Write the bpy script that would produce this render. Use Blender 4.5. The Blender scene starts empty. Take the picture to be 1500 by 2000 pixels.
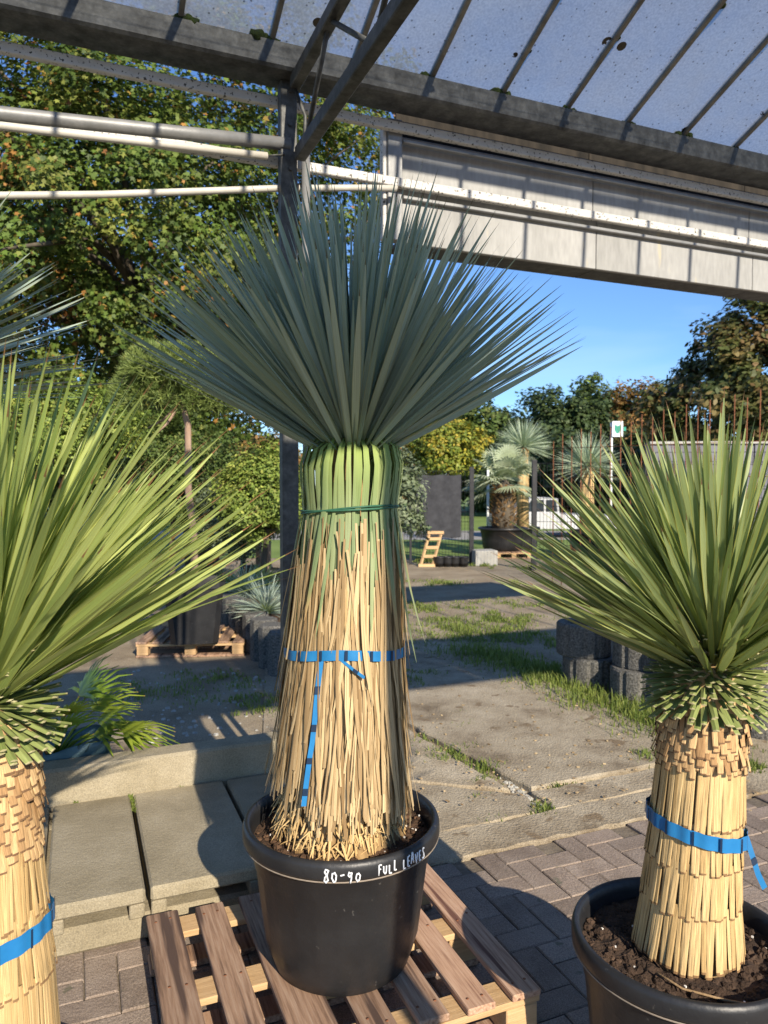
import bpy, math, random
import numpy as np
from mathutils import Vector, Matrix
random.seed(7); RNG = np.random.default_rng(7)
R = math.radians; PI = math.pi
scn = bpy.context.scene
COL = scn.collection

# ------------------------------------------------------------------ camera
F, H, PITCH = 1450.0, 1.55, 2.17
cd = bpy.data.cameras.new('camera'); cam = bpy.data.objects.new('camera', cd); COL.objects.link(cam)
cam.location = (0, 0, H); cam.rotation_euler = (R(90 - PITCH), 0, 0)
cd.sensor_fit = 'VERTICAL'; cd.sensor_height = 36; cd.sensor_width = 27; cd.lens = F / 2000 * 36
cd.clip_start = .02; cd.clip_end = 2000
cd.dof.use_dof = True; cd.dof.focus_distance = 2.05; cd.dof.aperture_fstop = 6.0
scn.camera = cam
# ------------------------------------------------------------------ sky and sun
SUN_EL, SUN_AZ = 28.0, 155.0          # azimuth from +Y towards +X
w = bpy.data.worlds.new('World'); scn.world = w; w.use_nodes = True
wn = w.node_tree.nodes; wl = w.node_tree.links; wn.clear()
sky = wn.new('ShaderNodeTexSky'); sky.sky_type = 'NISHITA'; sky.sun_disc = False
sky.sun_elevation = R(SUN_EL); sky.sun_rotation = R(SUN_AZ); sky.air_density = 1.0; sky.dust_density = .1; sky.ozone_density = 5.0
bg = wn.new('ShaderNodeBackground'); bg.inputs['Strength'].default_value = .125
wo = wn.new('ShaderNodeOutputWorld')
# thin wisps of cirrus all over the sky
tcw = wn.new('ShaderNodeTexCoord'); mpw = wn.new('ShaderNodeMapping'); mpw.inputs['Scale'].default_value = (1.2, 2.2, 6)
nzw = wn.new('ShaderNodeTexNoise'); nzw.inputs['Scale'].default_value = 1.6; nzw.inputs['Detail'].default_value = 7; nzw.inputs['Distortion'].default_value = .6
rmw = wn.new('ShaderNodeMapRange'); rmw.inputs[1].default_value = .5; rmw.inputs[2].default_value = .8; rmw.inputs[4].default_value = .3
mxw = wn.new('ShaderNodeMix'); mxw.data_type = 'RGBA'; mxw.inputs[7].default_value = (5.5, 6.2, 7.2, 1)
wl.new(tcw.outputs['Generated'], mpw.inputs[0]); wl.new(mpw.outputs[0], nzw.inputs['Vector']); wl.new(nzw.outputs[0], rmw.inputs[0])
wl.new(rmw.outputs[0], mxw.inputs[0]); wl.new(sky.outputs[0], mxw.inputs[6])
tnt = wn.new('ShaderNodeMix'); tnt.data_type = 'RGBA'; tnt.blend_type = 'MULTIPLY'; tnt.inputs[0].default_value = 1; tnt.inputs[7].default_value = (.64, .75, .90, 1)
wl.new(mxw.outputs[2], tnt.inputs[6]); wl.new(tnt.outputs[2], bg.inputs[0]); wl.new(bg.outputs[0], wo.inputs[0])
sd = bpy.data.lights.new('sun', 'SUN'); sun = bpy.data.objects.new('sun', sd); COL.objects.link(sun)
sd.energy = 4.8; sd.angle = R(.53); sd.color = (1, .89, .73)
to_sun = Vector((math.sin(R(SUN_AZ)) * math.cos(R(SUN_EL)), math.cos(R(SUN_AZ)) * math.cos(R(SUN_EL)), math.sin(R(SUN_EL))))
sun.rotation_euler = to_sun.to_track_quat('Z', 'Y').to_euler(); sun.location = (3, -6, 9)
vs = scn.view_settings; vs.view_transform = 'Standard'; vs.look = 'None'; vs.exposure = .76; vs.gamma = 1; vs.use_curve_mapping = False
scn.cycles.use_denoising = True
scn.cycles.max_bounces = 8; scn.cycles.transparent_max_bounces = 16

# ------------------------------------------------------------------ geometry helpers
A = R(22.5); CA, SA = math.cos(A), math.sin(A)
GZ = -.04                                     # level of the yard; the paving tops are at 0
def T(t, n, z=0.): return Vector((t * CA - n * SA, t * SA + n * CA, z))
def tn(p): return (p[0] * CA + p[1] * SA, -p[0] * SA + p[1] * CA)
_rot = Matrix.Rotation(R(90 - PITCH), 3, 'X')
def ray(px, py): return _rot @ Vector(((px - 750) / F, -(py - 1000) / F, -1))
def gp(px, py, z=0.): d = ray(px, py); s = (z - H) / d.z; return Vector((d.x * s, d.y * s, z))
def at(px, py, Y): d = ray(px, py); s = Y / d.y; return Vector((d.x * s, Y, H + d.z * s))
def wp(px, py, n): d = ray(px, py); s = n / (-d.x * SA + d.y * CA); return Vector((d.x * s, d.y * s, H + d.z * s))

def tag(o, label=None, cat=None, group=None, kind=None):
    for k, v in (('label', label), ('category', cat), ('group', group), ('kind', kind)):
        if v: o[k] = v
    return o
def empty(name, loc, label=None, cat=None, group=None, rz=0):
    o = bpy.data.objects.new(name, None); COL.objects.link(o); o.location = loc; o.rotation_euler = (0, 0, rz)
    o.empty_display_size = .1
    return tag(o, label, cat, group)
def link(name, me, parent=None, mtx=None):
    o = bpy.data.objects.new(name, me); COL.objects.link(o)
    if parent is not None:
        o.parent = parent
        if mtx is None: o.matrix_parent_inverse = pinv(parent)
    if mtx is not None: o.matrix_basis = mtx
    return o
def pinv(p):
    m = p.matrix_basis.copy(); q = p.parent
    if q is not None: m = q.matrix_basis @ p.matrix_parent_inverse @ m
    return m.inverted()

class MB:
    """collects shapes in world coordinates and links them as one mesh object"""
    def __init__(s): s.v = []; s.f = []; s.uv = []; s.r = []; s.sm = []
    def add(s, vs, fs, uvs=None, rnd=0., smooth=False):
        b = len(s.v); s.v += [tuple(p) for p in vs]; s.r += [rnd] * len(vs)
        for f in fs:
            s.f.append([b + i for i in f]); s.sm.append(smooth)
        s.uv += list(uvs) if uvs else [(0, 0)] * len(vs)
    def box(s, c, size, rot=None, bev=0., rnd=0.):
        x, y, z = [a / 2 for a in size]; c = Vector(c)
        if bev > 0:
            b = min(bev, x * .9, y * .9, z * .9); P = []; 
            idx = {}
            for sx in (-1, 1):
                for sy in (-1, 1):
                    for sz in (-1, 1):
                        for ax in range(3):
                            q = [sx * (x - b), sy * (y - b), sz * (z - b)]
                            q[ax] = (sx * x, sy * y, sz * z)[ax]
                            idx[(sx, sy, sz, ax)] = len(P); P.append(Vector(q))
            fs = []
            for ax in range(3):
                o = [a for a in range(3) if a != ax]
                for sg in (-1, 1):
                    q = []
                    for (a1, a2) in ((-1, -1), (1, -1), (1, 1), (-1, 1)):
                        k = [0, 0, 0]; k[ax] = sg; k[o[0]] = a1; k[o[1]] = a2; q.append(idx[(*k, ax)])
                    fs.append(q)
            for ax in range(3):
                o = [a for a in range(3) if a != ax]
                for a1 in (-1, 1):
                    for a2 in (-1, 1):
                        k0 = [0, 0, 0]; k1 = [0, 0, 0]; k0[ax] = -1; k1[ax] = 1
                        for k in (k0, k1): k[o[0]] = a1; k[o[1]] = a2
                        fs.append([idx[(*k0, o[0])], idx[(*k1, o[0])], idx[(*k1, o[1])], idx[(*k0, o[1])]])
            for sx in (-1, 1):
                for sy in (-1, 1):
                    for sz in (-1, 1): fs.append([idx[(sx, sy, sz, a)] for a in range(3)])
        else:
            P = [Vector((sx * x, sy * y, sz * z)) for sx in (-1, 1) for sy in (-1, 1) for sz in (-1, 1)]
            fs = [[0, 1, 3, 2], [4, 6, 7, 5], [0, 4, 5, 1], [2, 3, 7, 6], [0, 2, 6, 4], [1, 5, 7, 3]]
        M = rot if rot is not None else Matrix.Identity(3)
        s.add([c + M @ p for p in P], fs, rnd=rnd)
    def tube(s, pts, rad, seg=8, cap=True, smooth=True, rnd=0.):
        pts = [Vector(p) for p in pts]; n = len(pts)
        rs = rad if hasattr(rad, '__len__') else [rad] * n
        V = []; fs = []; uv = []; up = None
        for i, p in enumerate(pts):
            d = (pts[min(i + 1, n - 1)] - pts[max(i - 1, 0)]).normalized()
            if up is None: up = Vector((0, 0, 1)) if abs(d.z) < .9 else Vector((1, 0, 0))
            a = d.cross(up).normalized(); b = a.cross(d).normalized(); up = b
            for k in range(seg):
                th = 2 * PI * k / seg; V.append(p + (a * math.cos(th) + b * math.sin(th)) * rs[i]); uv.append((k / seg, i / (n - 1)))
        for i in range(n - 1):
            for k in range(seg):
                k2 = (k + 1) % seg; fs.append([i * seg + k, i * seg + k2, (i + 1) * seg + k2, (i + 1) * seg + k])
        if cap: fs += [list(range(seg))[::-1], [(n - 1) * seg + k for k in range(seg)]]
        s.add(V, fs, uv, rnd, smooth)
    def strip(s, pts, wid, side, lift=None, rnd=0.):
        """ribbon along pts; side(i) unit vector across, lift(i) offset of the middle line"""
        n = len(pts); V = []; fs = []; uv = []
        for i, p in enumerate(pts):
            p = Vector(p); sd_ = side(i) if callable(side) else side; l = lift(i) if lift else Vector((0, 0, 0))
            V += [p - sd_ * wid[i] / 2, p + l, p + sd_ * wid[i] / 2]; v = i / (n - 1); uv += [(0, v), (.5, v), (1, v)]
        for i in range(n - 1):
            for k in (0, 1): fs.append([3 * i + k, 3 * i + k + 1, 3 * i + k + 4, 3 * i + k + 3])
        s.add(V, fs, uv, rnd, True)
    def lathe(s, c, prof, seg=48, mod=None, cap_top=False, cap_bot=True, smooth=True, rnd=0.):
        c = Vector(c); V = []; fs = []; n = len(prof)
        for i, (r, z) in enumerate(prof):
            for k in range(seg):
                th = 2 * PI * k / seg; rr = r * (mod(th, i, z) if mod else 1)
                V.append(c + Vector((rr * math.cos(th), rr * math.sin(th), z)))
        for i in range(n - 1):
            for k in range(seg):
                k2 = (k + 1) % seg; fs.append([i * seg + k, i * seg + k2, (i + 1) * seg + k2, (i + 1) * seg + k])
        if cap_bot: fs.append(list(range(seg))[::-1])
        if cap_top: fs.append([(n - 1) * seg + k for k in range(seg)])
        s.add(V, fs, None, rnd, smooth)
    def mesh(s, name, mat):
        me = bpy.data.meshes.new(name); me.from_pydata(s.v, [], s.f); me.materials.append(mat)
        me.polygons.foreach_set('use_smooth', s.sm)
        uvl = me.uv_layers.new(name='UVMap'); li = np.empty(len(me.loops), np.int32); me.loops.foreach_get('vertex_index', li)
        uvl.data.foreach_set('uv', np.array(s.uv, np.float32)[li].ravel())
        at_ = me.attributes.new('rnd', 'FLOAT', 'POINT'); at_.data.foreach_set('value', np.array(s.r, np.float32))
        return me
    def build(s, name, mat, parent=None): return link(name, s.mesh(name, mat), parent)

# ------------------------------------------------------------------ materials
def nodes(name):
    m = bpy.data.materials.new(name); m.use_nodes = True; nt = m.node_tree; nt.nodes.clear()
    out = nt.nodes.new('ShaderNodeOutputMaterial'); b = nt.nodes.new('ShaderNodeBsdfPrincipled'); nt.links.new(b.outputs[0], out.inputs[0])
    return m, nt, b, out
def N(nt, t, **kw):
    n = nt.nodes.new(t)
    for k, v in kw.items():
        if k in n.inputs: n.inputs[k].default_value = v
        else: setattr(n, k, v)
    return n
def ramp(nt, src, stops):
    r = nt.nodes.new('ShaderNodeValToRGB'); e = r.color_ramp.elements
    while len(e) < len(stops): e.new(.5)
    for q, (p, c) in zip(e, stops): q.position = p; q.color = (*c, 1)
    nt.links.new(src, r.inputs[0]); return r.outputs[0]
def mix(nt, fac, a, b, mode='MIX'):
    m = nt.nodes.new('ShaderNodeMix'); m.data_type = 'RGBA'; m.blend_type = mode
    for i, v in ((0, fac), (6, a), (7, b)):
        if isinstance(v, (int, float)): m.inputs[i].default_value = v
        elif isinstance(v, tuple): m.inputs[i].default_value = (*v, 1)
        else: nt.links.new(v, m.inputs[i])
    return m.outputs[2]
def math_(nt, op, a, b=0.):
    m = nt.nodes.new('ShaderNodeMath'); m.operation = op
    for i, v in ((0, a), (1, b)):
        if isinstance(v, (int, float)): m.inputs[i].default_value = v
        else: nt.links.new(v, m.inputs[i])
    return m.outputs[0]
def rnd_value(nt):
    oi = nt.nodes.new('ShaderNodeObjectInfo'); at_ = N(nt, 'ShaderNodeAttribute', attribute_name='rnd')
    return math_(nt, 'FRACT', math_(nt, 'ADD', oi.outputs['Random'], at_.outputs['Fac']))
def surf(name, stops, scale=8., detail=6., rough=.8, bump=.2, bscale=None, metal=0., stretch=(1, 1, 1), vary=.15, spots=None, coord='Object', spec=.35, fine=None):
    """noise-coloured surface; spots = (scale, threshold, colour)"""
    m, nt, b, out = nodes(name)
    tc = N(nt, 'ShaderNodeTexCoord'); mp = N(nt, 'ShaderNodeMapping'); mp.inputs['Scale'].default_value = stretch
    rv = rnd_value(nt)
    off = N(nt, 'ShaderNodeVectorMath', operation='ADD'); cmb = N(nt, 'ShaderNodeCombineXYZ')
    for i in range(3): nt.links.new(math_(nt, 'MULTIPLY', rv, 13.7 + i * 5), cmb.inputs[i])
    nt.links.new(tc.outputs[coord], off.inputs[0]); nt.links.new(cmb.outputs[0], off.inputs[1]); nt.links.new(off.outputs[0], mp.inputs[0])
    nz = N(nt, 'ShaderNodeTexNoise', Scale=scale, Detail=detail, Roughness=.62); nt.links.new(mp.outputs[0], nz.inputs['Vector'])
    c = ramp(nt, nz.outputs[0], stops)
    if fine:
        nf = N(nt, 'ShaderNodeTexNoise', Scale=fine[0], Detail=3.); nt.links.new(mp.outputs[0], nf.inputs['Vector'])
        k = ramp(nt, nf.outputs[0], [(.3, (1 - fine[1],) * 3), (.7, (1 + fine[1],) * 3)]); c = mix(nt, 1., c, k, 'MULTIPLY')
    if spots:
        ns = N(nt, 'ShaderNodeTexNoise', Scale=spots[0], Detail=3.); nt.links.new(mp.outputs[0], ns.inputs['Vector'])
        fr = N(nt, 'ShaderNodeMapRange'); fr.inputs[1].default_value = spots[1]; fr.inputs[2].default_value = spots[1] + .06; nt.links.new(ns.outputs[0], fr.inputs[0])
        c = mix(nt, fr.outputs[0], c, spots[2])
    if vary:
        v = N(nt, 'ShaderNodeMapRange'); v.inputs[3].default_value = 1 - vary; v.inputs[4].default_value = 1 + vary; nt.links.new(rv, v.inputs[0])
        hs = N(nt, 'ShaderNodeHueSaturation'); nt.links.new(v.outputs[0], hs.inputs['Value']); nt.links.new(c, hs.inputs['Color']); c = hs.outputs[0]
    nt.links.new(c, b.inputs['Base Color'])
    b.inputs['Roughness'].default_value = rough; b.inputs['Metallic'].default_value = metal; b.inputs['Specular IOR Level'].default_value = spec
    if bump:
        nb = N(nt, 'ShaderNodeTexNoise', Scale=bscale or scale * 6, Detail=5.); nt.links.new(mp.outputs[0], nb.inputs['Vector'])
        bp = N(nt, 'ShaderNodeBump', Strength=bump, Distance=.01); nt.links.new(nb.outputs[0], bp.inputs['Height']); nt.links.new(bp.outputs[0], b.inputs['Normal'])
    return m
def leaf_mat(name, c1, c2, base=None, tip=None, tip_at=.93, base_to=.12, edge=None, trans=.25, rough=.5, cut=None, dry=None, streak=.25, spec=.4):
    """blade coloured along its length (UV v) and across (UV u), varied leaf by leaf"""
    m, nt, b, out = nodes(name); rv = rnd_value(nt)
    uv = N(nt, 'ShaderNodeTexCoord'); sp = N(nt, 'ShaderNodeSeparateXYZ'); nt.links.new(uv.outputs['UV'], sp.inputs[0])
    c = mix(nt, rv, c1, c2)
    mp = N(nt, 'ShaderNodeMapping'); mp.inputs['Scale'].default_value = (9, 1.6, 1); nt.links.new(uv.outputs['UV'], mp.inputs[0])
    ad = N(nt, 'ShaderNodeVectorMath', operation='ADD'); cb = N(nt, 'ShaderNodeCombineXYZ'); nt.links.new(math_(nt, 'MULTIPLY', rv, 57.), cb.inputs[1])
    nt.links.new(mp.outputs[0], ad.inputs[0]); nt.links.new(cb.outputs[0], ad.inputs[1])
    nz = N(nt, 'ShaderNodeTexNoise', Scale=1.4, Detail=5.); nt.links.new(ad.outputs[0], nz.inputs['Vector'])
    k = ramp(nt, nz.outputs[0], [(.3, (1 - streak,) * 3), (.7, (1 + streak,) * 3)]); c = mix(nt, 1., c, k, 'MULTIPLY')
    if edge:
        e = math_(nt, 'GREATER_THAN', math_(nt, 'ABSOLUTE', math_(nt, 'SUBTRACT', sp.outputs[0], .5)), .42); c = mix(nt, math_(nt, 'MULTIPLY', e, .7), c, edge)
    if base:
        f = N(nt, 'ShaderNodeMapRange'); f.inputs[1].default_value = base_to * 2; f.inputs[2].default_value = base_to * .5; nt.links.new(sp.outputs[1], f.inputs[0]); c = mix(nt, f.outputs[0], c, base)
    if dry:   # the far end withers from a point that differs leaf by leaf
        lo = math_(nt, 'ADD', dry[0], math_(nt, 'MULTIPLY', math_(nt, 'FRACT', math_(nt, 'MULTIPLY', rv, 7.3)), dry[1]))
        f = math_(nt, 'MULTIPLY', math_(nt, 'SUBTRACT', sp.outputs[1], lo), 8.); f2 = N(nt, 'ShaderNodeClamp'); nt.links.new(f, f2.inputs[0]); c = mix(nt, f2.outputs[0], c, dry[2])
    if tip:
        f = math_(nt, 'GREATER_THAN', sp.outputs[1], tip_at); c = mix(nt, f, c, tip)
    if cut:
        f = math_(nt, 'GREATER_THAN', sp.outputs[1], cut[0]); c = mix(nt, f, c, cut[1])
    nt.links.new(c, b.inputs['Base Color']); b.inputs['Roughness'].default_value = rough; b.inputs['Specular IOR Level'].default_value = spec
    bp = N(nt, 'ShaderNodeBump', Strength=.25, Distance=.002); nt.links.new(nz.outputs[0], bp.inputs['Height']); nt.links.new(bp.outputs[0], b.inputs['Normal'])
    if trans:
        tr = N(nt, 'ShaderNodeBsdfTranslucent'); nt.links.new(mix(nt, .35, c, (.35, .5, .08)) if trans < .9 else c, tr.inputs[0])
        ms = N(nt, 'ShaderNodeMixShader', Fac=trans); nt.links.new(b.outputs[0], ms.inputs[1]); nt.links.new(tr.outputs[0], ms.inputs[2]); nt.links.new(ms.outputs[0], out.inputs[0])
    return m
def foliage_mat(name, trans=.3, rough=.55):
    m, nt, b, out = nodes(name); a = N(nt, 'ShaderNodeAttribute', attribute_name='Col')
    nt.links.new(a.outputs['Color'], b.inputs['Base Color']); b.inputs['Roughness'].default_value = rough; b.inputs['Specular IOR Level'].default_value = .3
    tr = N(nt, 'ShaderNodeBsdfTranslucent'); nt.links.new(a.outputs['Color'], tr.inputs[0])
    ms = N(nt, 'ShaderNodeMixShader', Fac=trans); nt.links.new(b.outputs[0], ms.inputs[1]); nt.links.new(tr.outputs[0], ms.inputs[2]); nt.links.new(ms.outputs[0], out.inputs[0])
    return m
def glass_mat(name):
    """old greenhouse glass under algae: half clear, half scattering, with round lichen spots"""
    m, nt, b, out = nodes(name)
    tc = N(nt, 'ShaderNodeTexCoord'); nz = N(nt, 'ShaderNodeTexNoise', Scale=4., Detail=9., Roughness=.75); nt.links.new(tc.outputs['Object'], nz.inputs['Vector'])
    f = N(nt, 'ShaderNodeMapRange'); f.inputs[1].default_value = .3; f.inputs[2].default_value = .75; f.inputs[3].default_value = .62; f.inputs[4].default_value = .88; nt.links.new(nz.outputs[0], f.inputs[0])
    vo = N(nt, 'ShaderNodeTexVoronoi', Scale=4.5); nt.links.new(tc.outputs['Object'], vo.inputs['Vector'])
    sp = math_(nt, 'MULTIPLY', math_(nt, 'LESS_THAN', vo.outputs['Distance'], .11), math_(nt, 'GREATER_THAN', nz.outputs[0], .47))
    v2 = N(nt, 'ShaderNodeTexVoronoi', Scale=26.); nt.links.new(tc.outputs['Object'], v2.inputs['Vector'])
    s2 = math_(nt, 'MULTIPLY', math_(nt, 'LESS_THAN', v2.outputs['Distance'], .13), .6)
    spot = math_(nt, 'MAXIMUM', sp, s2)
    tp = N(nt, 'ShaderNodeBsdfTransparent'); tp.inputs[0].default_value = (.93, .94, .95, 1)
    fine = N(nt, 'ShaderNodeTexNoise', Scale=90., Detail=2.); nt.links.new(tc.outputs['Object'], fine.inputs['Vector'])
    dc = ramp(nt, fine.outputs[0], [(.35, (.66, .61, .53)), (.65, (.84, .78, .68))])
    tl = N(nt, 'ShaderNodeBsdfTranslucent'); nt.links.new(dc, tl.inputs[0])
    m1 = N(nt, 'ShaderNodeMixShader'); nt.links.new(f.outputs[0], m1.inputs[0]); nt.links.new(tp.outputs[0], m1.inputs[1]); nt.links.new(tl.outputs[0], m1.inputs[2])
    df = N(nt, 'ShaderNodeBsdfDiffuse'); df.inputs[0].default_value = (.035, .03, .022, 1)
    m2 = N(nt, 'ShaderNodeMixShader'); nt.links.new(spot, m2.inputs[0]); nt.links.new(m1.outputs[0], m2.inputs[1]); nt.links.new(df.outputs[0], m2.inputs[2])
    gl = N(nt, 'ShaderNodeBsdfGlossy'); gl.inputs['Roughness'].default_value = .15
    m3 = N(nt, 'ShaderNodeMixShader', Fac=.05); nt.links.new(m2.outputs[0], m3.inputs[1]); nt.links.new(gl.outputs[0], m3.inputs[2]); nt.links.new(m3.outputs[0], out.inputs[0])
    return m

M = {}
M['ground'] = surf('yard_ground', [(.25, (.12, .085, .05)), (.45, (.24, .19, .125)), (.6, (.31, .255, .175)), (.8, (.17, .125, .075))], 1.4, 14, .95, .5, 40, vary=0, spots=(14, .66, (.36, .3, .22)), fine=(150, .45))
M['lawn'] = surf('lawn', [(.3, (.11, .17, .03)), (.7, (.19, .26, .06))], .7, 8, .95, .5, 30, vary=0)
M['road'] = surf('road', [(.3, (.24, .23, .21)), (.7, (.32, .31, .28))], 3, 8, .9, .2, vary=0)
M['bed'] = surf('joint_sand', [(.3, (.10, .08, .06)), (.7, (.22, .18, .13))], 14, 8, .95, .5, vary=0)
M['paver'] = surf('paver', [(.25, (.155, .117, .09)), (.5, (.23, .18, .142)), (.75, (.29, .235, .19))], 6, 10, .9, .35, 90, vary=.16, spots=(17, .67, (.13, .115, .08)), fine=(260, .4))
M['slab'] = surf('cast_concrete', [(.28, (.16, .122, .078)), (.42, (.27, .22, .15)), (.55, (.345, .29, .205)), (.75, (.42, .36, .265))], 3.6, 15, .95, .8, 80, vary=.08, spots=(7, .63, (.19, .14, .085)), fine=(230, .42))
M['kerb'] = surf('kerb_concrete', [(.25, (.18, .15, .095)), (.5, (.265, .225, .15)), (.75, (.34, .295, .21))], 3.5, 12, .9, .3, 70, vary=.07, spots=(4, .69, (.25, .20, .115)), fine=(220, .26))
M['exposed'] = surf('exposed_concrete', [(.35, (.045, .043, .038)), (.65, (.17, .163, .145))], 70, 5, .95, 1.0, 110, vary=.1)
M['block'] = surf('concrete_block', [(.3, (.3, .29, .26)), (.7, (.42, .41, .37))], 8, 8, .9, .3, vary=.05)
M['galv'] = surf('galvanised_steel', [(.3, (.035, .036, .034)), (.5, (.075, .077, .074)), (.7, (.125, .127, .12))], 16, 10, .55, .12, 60, metal=.35, vary=.06, spots=(9, .70, (.10, .075, .05)), fine=(60, .15))
M['steel'] = surf('steel_pipe', [(.3, (.18, .185, .185)), (.7, (.27, .272, .27))], 12, 8, .5, .08, metal=.3, vary=.06)
M['white'] = surf('white_rail_paint', [(.3, (.46, .45, .42)), (.7, (.56, .55, .52))], 10, 6, .6, .08, vary=.04, spots=(75, .60, (.05, .045, .04)))
M['cream'] = surf('cream_pipe', [(.3, (.42, .40, .35)), (.7, (.53, .51, .45))], 10, 6, .5, .05, vary=.05)
M['panel'] = surf('wall_panel', [(.25, (.22, .22, .21)), (.5, (.295, .295, .285)), (.75, (.36, .36, .35))], 3, 10, .55, .08, 30, stretch=(1, 1, .25), vary=.05, spots=(11, .69, (.42, .38, .28)), fine=(45, .1))
M['smoke'] = surf('corrugated_sheet', [(.3, (.018, .017, .015)), (.7, (.055, .046, .036))], 14, 8, .85, .1, stretch=(1, 1, .15), vary=.05, spec=.1)
M['alu'] = surf('glazing_bar_metal', [(.3, (.13, .125, .11)), (.7, (.25, .24, .21))], 14, 6, .5, .08, metal=.3, vary=.08)
M['moss'] = surf('moss', [(.3, (.012, .018, .006)), (.7, (.05, .075, .015))], 30, 6, 1, .9, 120, vary=.2)
M['glass'] = glass_mat('algae_glass')
M['pot'] = surf('black_pot_plastic', [(.3, (.012, .012, .013)), (.55, (.02, .02, .021)), (.8, (.04, .038, .036))], 5, 9, .42, .12, 60, vary=.1, spots=(46, .69, (.09, .085, .078)), spec=.4)
M['dust'] = surf('dry_rim_edge', [(.3, (.2, .16, .12)), (.7, (.33, .27, .21))], 20, 6, .8, .1)
M['soil'] = surf('potting_soil', [(.3, (.05, .028, .016)), (.55, (.11, .062, .035)), (.8, (.18, .10, .055))], 28, 8, 1, .9, 120, vary=.3)
M['soil_dark'] = surf('dark_soil', [(.3, (.03, .018, .012)), (.55, (.065, .04, .026)), (.8, (.11, .07, .045))], 28, 8, 1, .9, 120, vary=.3)
M['perlite'] = surf('perlite', [(.3, (.6, .56, .5)), (.7, (.75, .72, .68))], 20, 4, .9, .1)
wst = dict(stretch=(1, .06, 1))
M['wood'] = surf('pink_pallet_wood', [(.3, (.24, .13, .08)), (.5, (.42, .26, .17)), (.75, (.52, .36, .25))], 110, 8, .8, .4, 160, stretch=(1, .045, 1), vary=.15, spots=(30, .63, (.13, .06, .04)))
M['wood_old'] = surf('weathered_pallet_wood', [(.3, (.13, .075, .047)), (.5, (.29, .18, .115)), (.75, (.41, .295, .21))], 90, 10, .85, .45, 150, stretch=(1, .05, 1), vary=.25, spots=(22, .58, (.09, .055, .04)))
M['wood_end'] = surf('pale_pallet_wood', [(.3, (.40, .25, .12)), (.7, (.56, .38, .2))], 90, 8, .8, .3, stretch=(.05, 1, 1), vary=.12)
M['tape'] = surf('blue_tape', [(.3, (.01, .13, .33)), (.7, (.022, .19, .43))], 9, 4, .35, .04, vary=.04, spec=.5)
M['tape_mark'] = surf('tape_print', [(.3, (.008, .02, .05)), (.7, (.012, .035, .08))], 9, 4, .4, 0, vary=0)
M['cord'] = surf('green_cord', [(.3, (.02, .085, .05)), (.7, (.04, .13, .075))], 30, 4, .5, .1, vary=0)
M['chalk'] = surf('white_marker', [(.3, (.62, .63, .64)), (.7, (.8, .8, .8))], 60, 4, .6, .05, vary=0)
M['twine'] = surf('root_twine', [(.3, (.28, .18, .09)), (.7, (.45, .31, .17))], 30, 4, .9, .2)
M['black'] = surf('black_fence_coat', [(.3, (.012, .012, .014)), (.7, (.03, .03, .032))], 10, 4, .5, .05)
M['fabric'] = surf('black_ground_fabric', [(.3, (.022, .023, .028)), (.7, (.05, .052, .06))], 9, 8, .75, .2)
M['rust'] = surf('rusty_rebar', [(.3, (.12, .045, .02)), (.7, (.26, .10, .045))], 30, 6, .9, .3)
M['wall_grey'] = surf('grey_sheet_wall', [(.3, (.115, .115, .135)), (.7, (.16, .16, .18))], 2, 8, .6, .05)
M['paint'] = surf('white_vehicle_paint', [(.3, (.45, .46, .47)), (.7, (.52, .52, .53))], 3, 4, .25, 0, vary=0, spec=.6)
M['win'] = surf('dark_window', [(.3, (.02, .025, .03)), (.7, (.04, .05, .06))], 3, 4, .1, 0, vary=0, spec=.6)
M['sign_w'] = surf('sign_white', [(.3, (.66, .7, .7)), (.7, (.75, .78, .78))], 6, 4, .4, 0, vary=0)
M['sign_g'] = surf('sign_green', [(.3, (.02, .23, .15)), (.7, (.03, .3, .2))], 6, 4, .4, 0, vary=0)
M['tarp'] = surf('teal_tarp', [(.3, (.05, .10, .11)), (.7, (.12, .19, .2))], 9, 8, .6, .3, 25, vary=0)
M['plastic_w'] = surf('white_plastic', [(.3, (.5, .55, .5)), (.7, (.62, .66, .62))], 9, 4, .5, .1, vary=0)
M['bark'] = surf('tree_bark', [(.3, (.045, .038, .028)), (.7, (.13, .105, .075))], 10, 8, .95, .7, 40, stretch=(1, 1, .25), vary=.1)
M['bark_pine'] = surf('pine_bark', [(.3, (.22, .145, .10)), (.7, (.38, .27, .2))], 16, 8, .95, .6, 40, stretch=(1, 1, .3), vary=.1)
M['core'] = surf('fibrous_core', [(.3, (.2, .12, .05)), (.7, (.44, .30, .14))], 40, 8, .95, .7, 90, stretch=(1, 1, .12), vary=.1)
M['blue_leaf'] = leaf_mat('glaucous_leaf', (.20, .27, .22), (.40, .48, .40), base=(.22, .29, .10), tip=(.10, .07, .045), tip_at=.965, base_to=.1, edge=(.33, .33, .16), trans=.16, rough=.42)
M['lime_leaf'] = leaf_mat('lime_leaf', (.22, .29, .075), (.5, .56, .19), base=(.27, .33, .09), tip=(.26, .13, .06), tip_at=.95, base_to=.08, edge=(.33, .34, .07), trans=.3, rough=.4)
M['mid_leaf'] = leaf_mat('mid_green_leaf', (.18, .235, .075), (.36, .42, .19), base=(.2, .26, .07), tip=(.22, .12, .06), tip_at=.96, base_to=.08, edge=(.38, .34, .06), trans=.26, rough=.4)
M['hang_leaf'] = leaf_mat('hanging_green_leaf', (.17, .24, .11), (.33, .38, .2), base=(.33, .42, .10), base_to=.3, dry=(.66, .45, (.5, .34, .16)), trans=.18, rough=.65, streak=.38, spec=.2)
M['dry_leaf'] = leaf_mat('dry_leaf', (.25, .16, .075), (.62, .465, .26), trans=.12, rough=.75, streak=.5, spec=.2)
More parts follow.
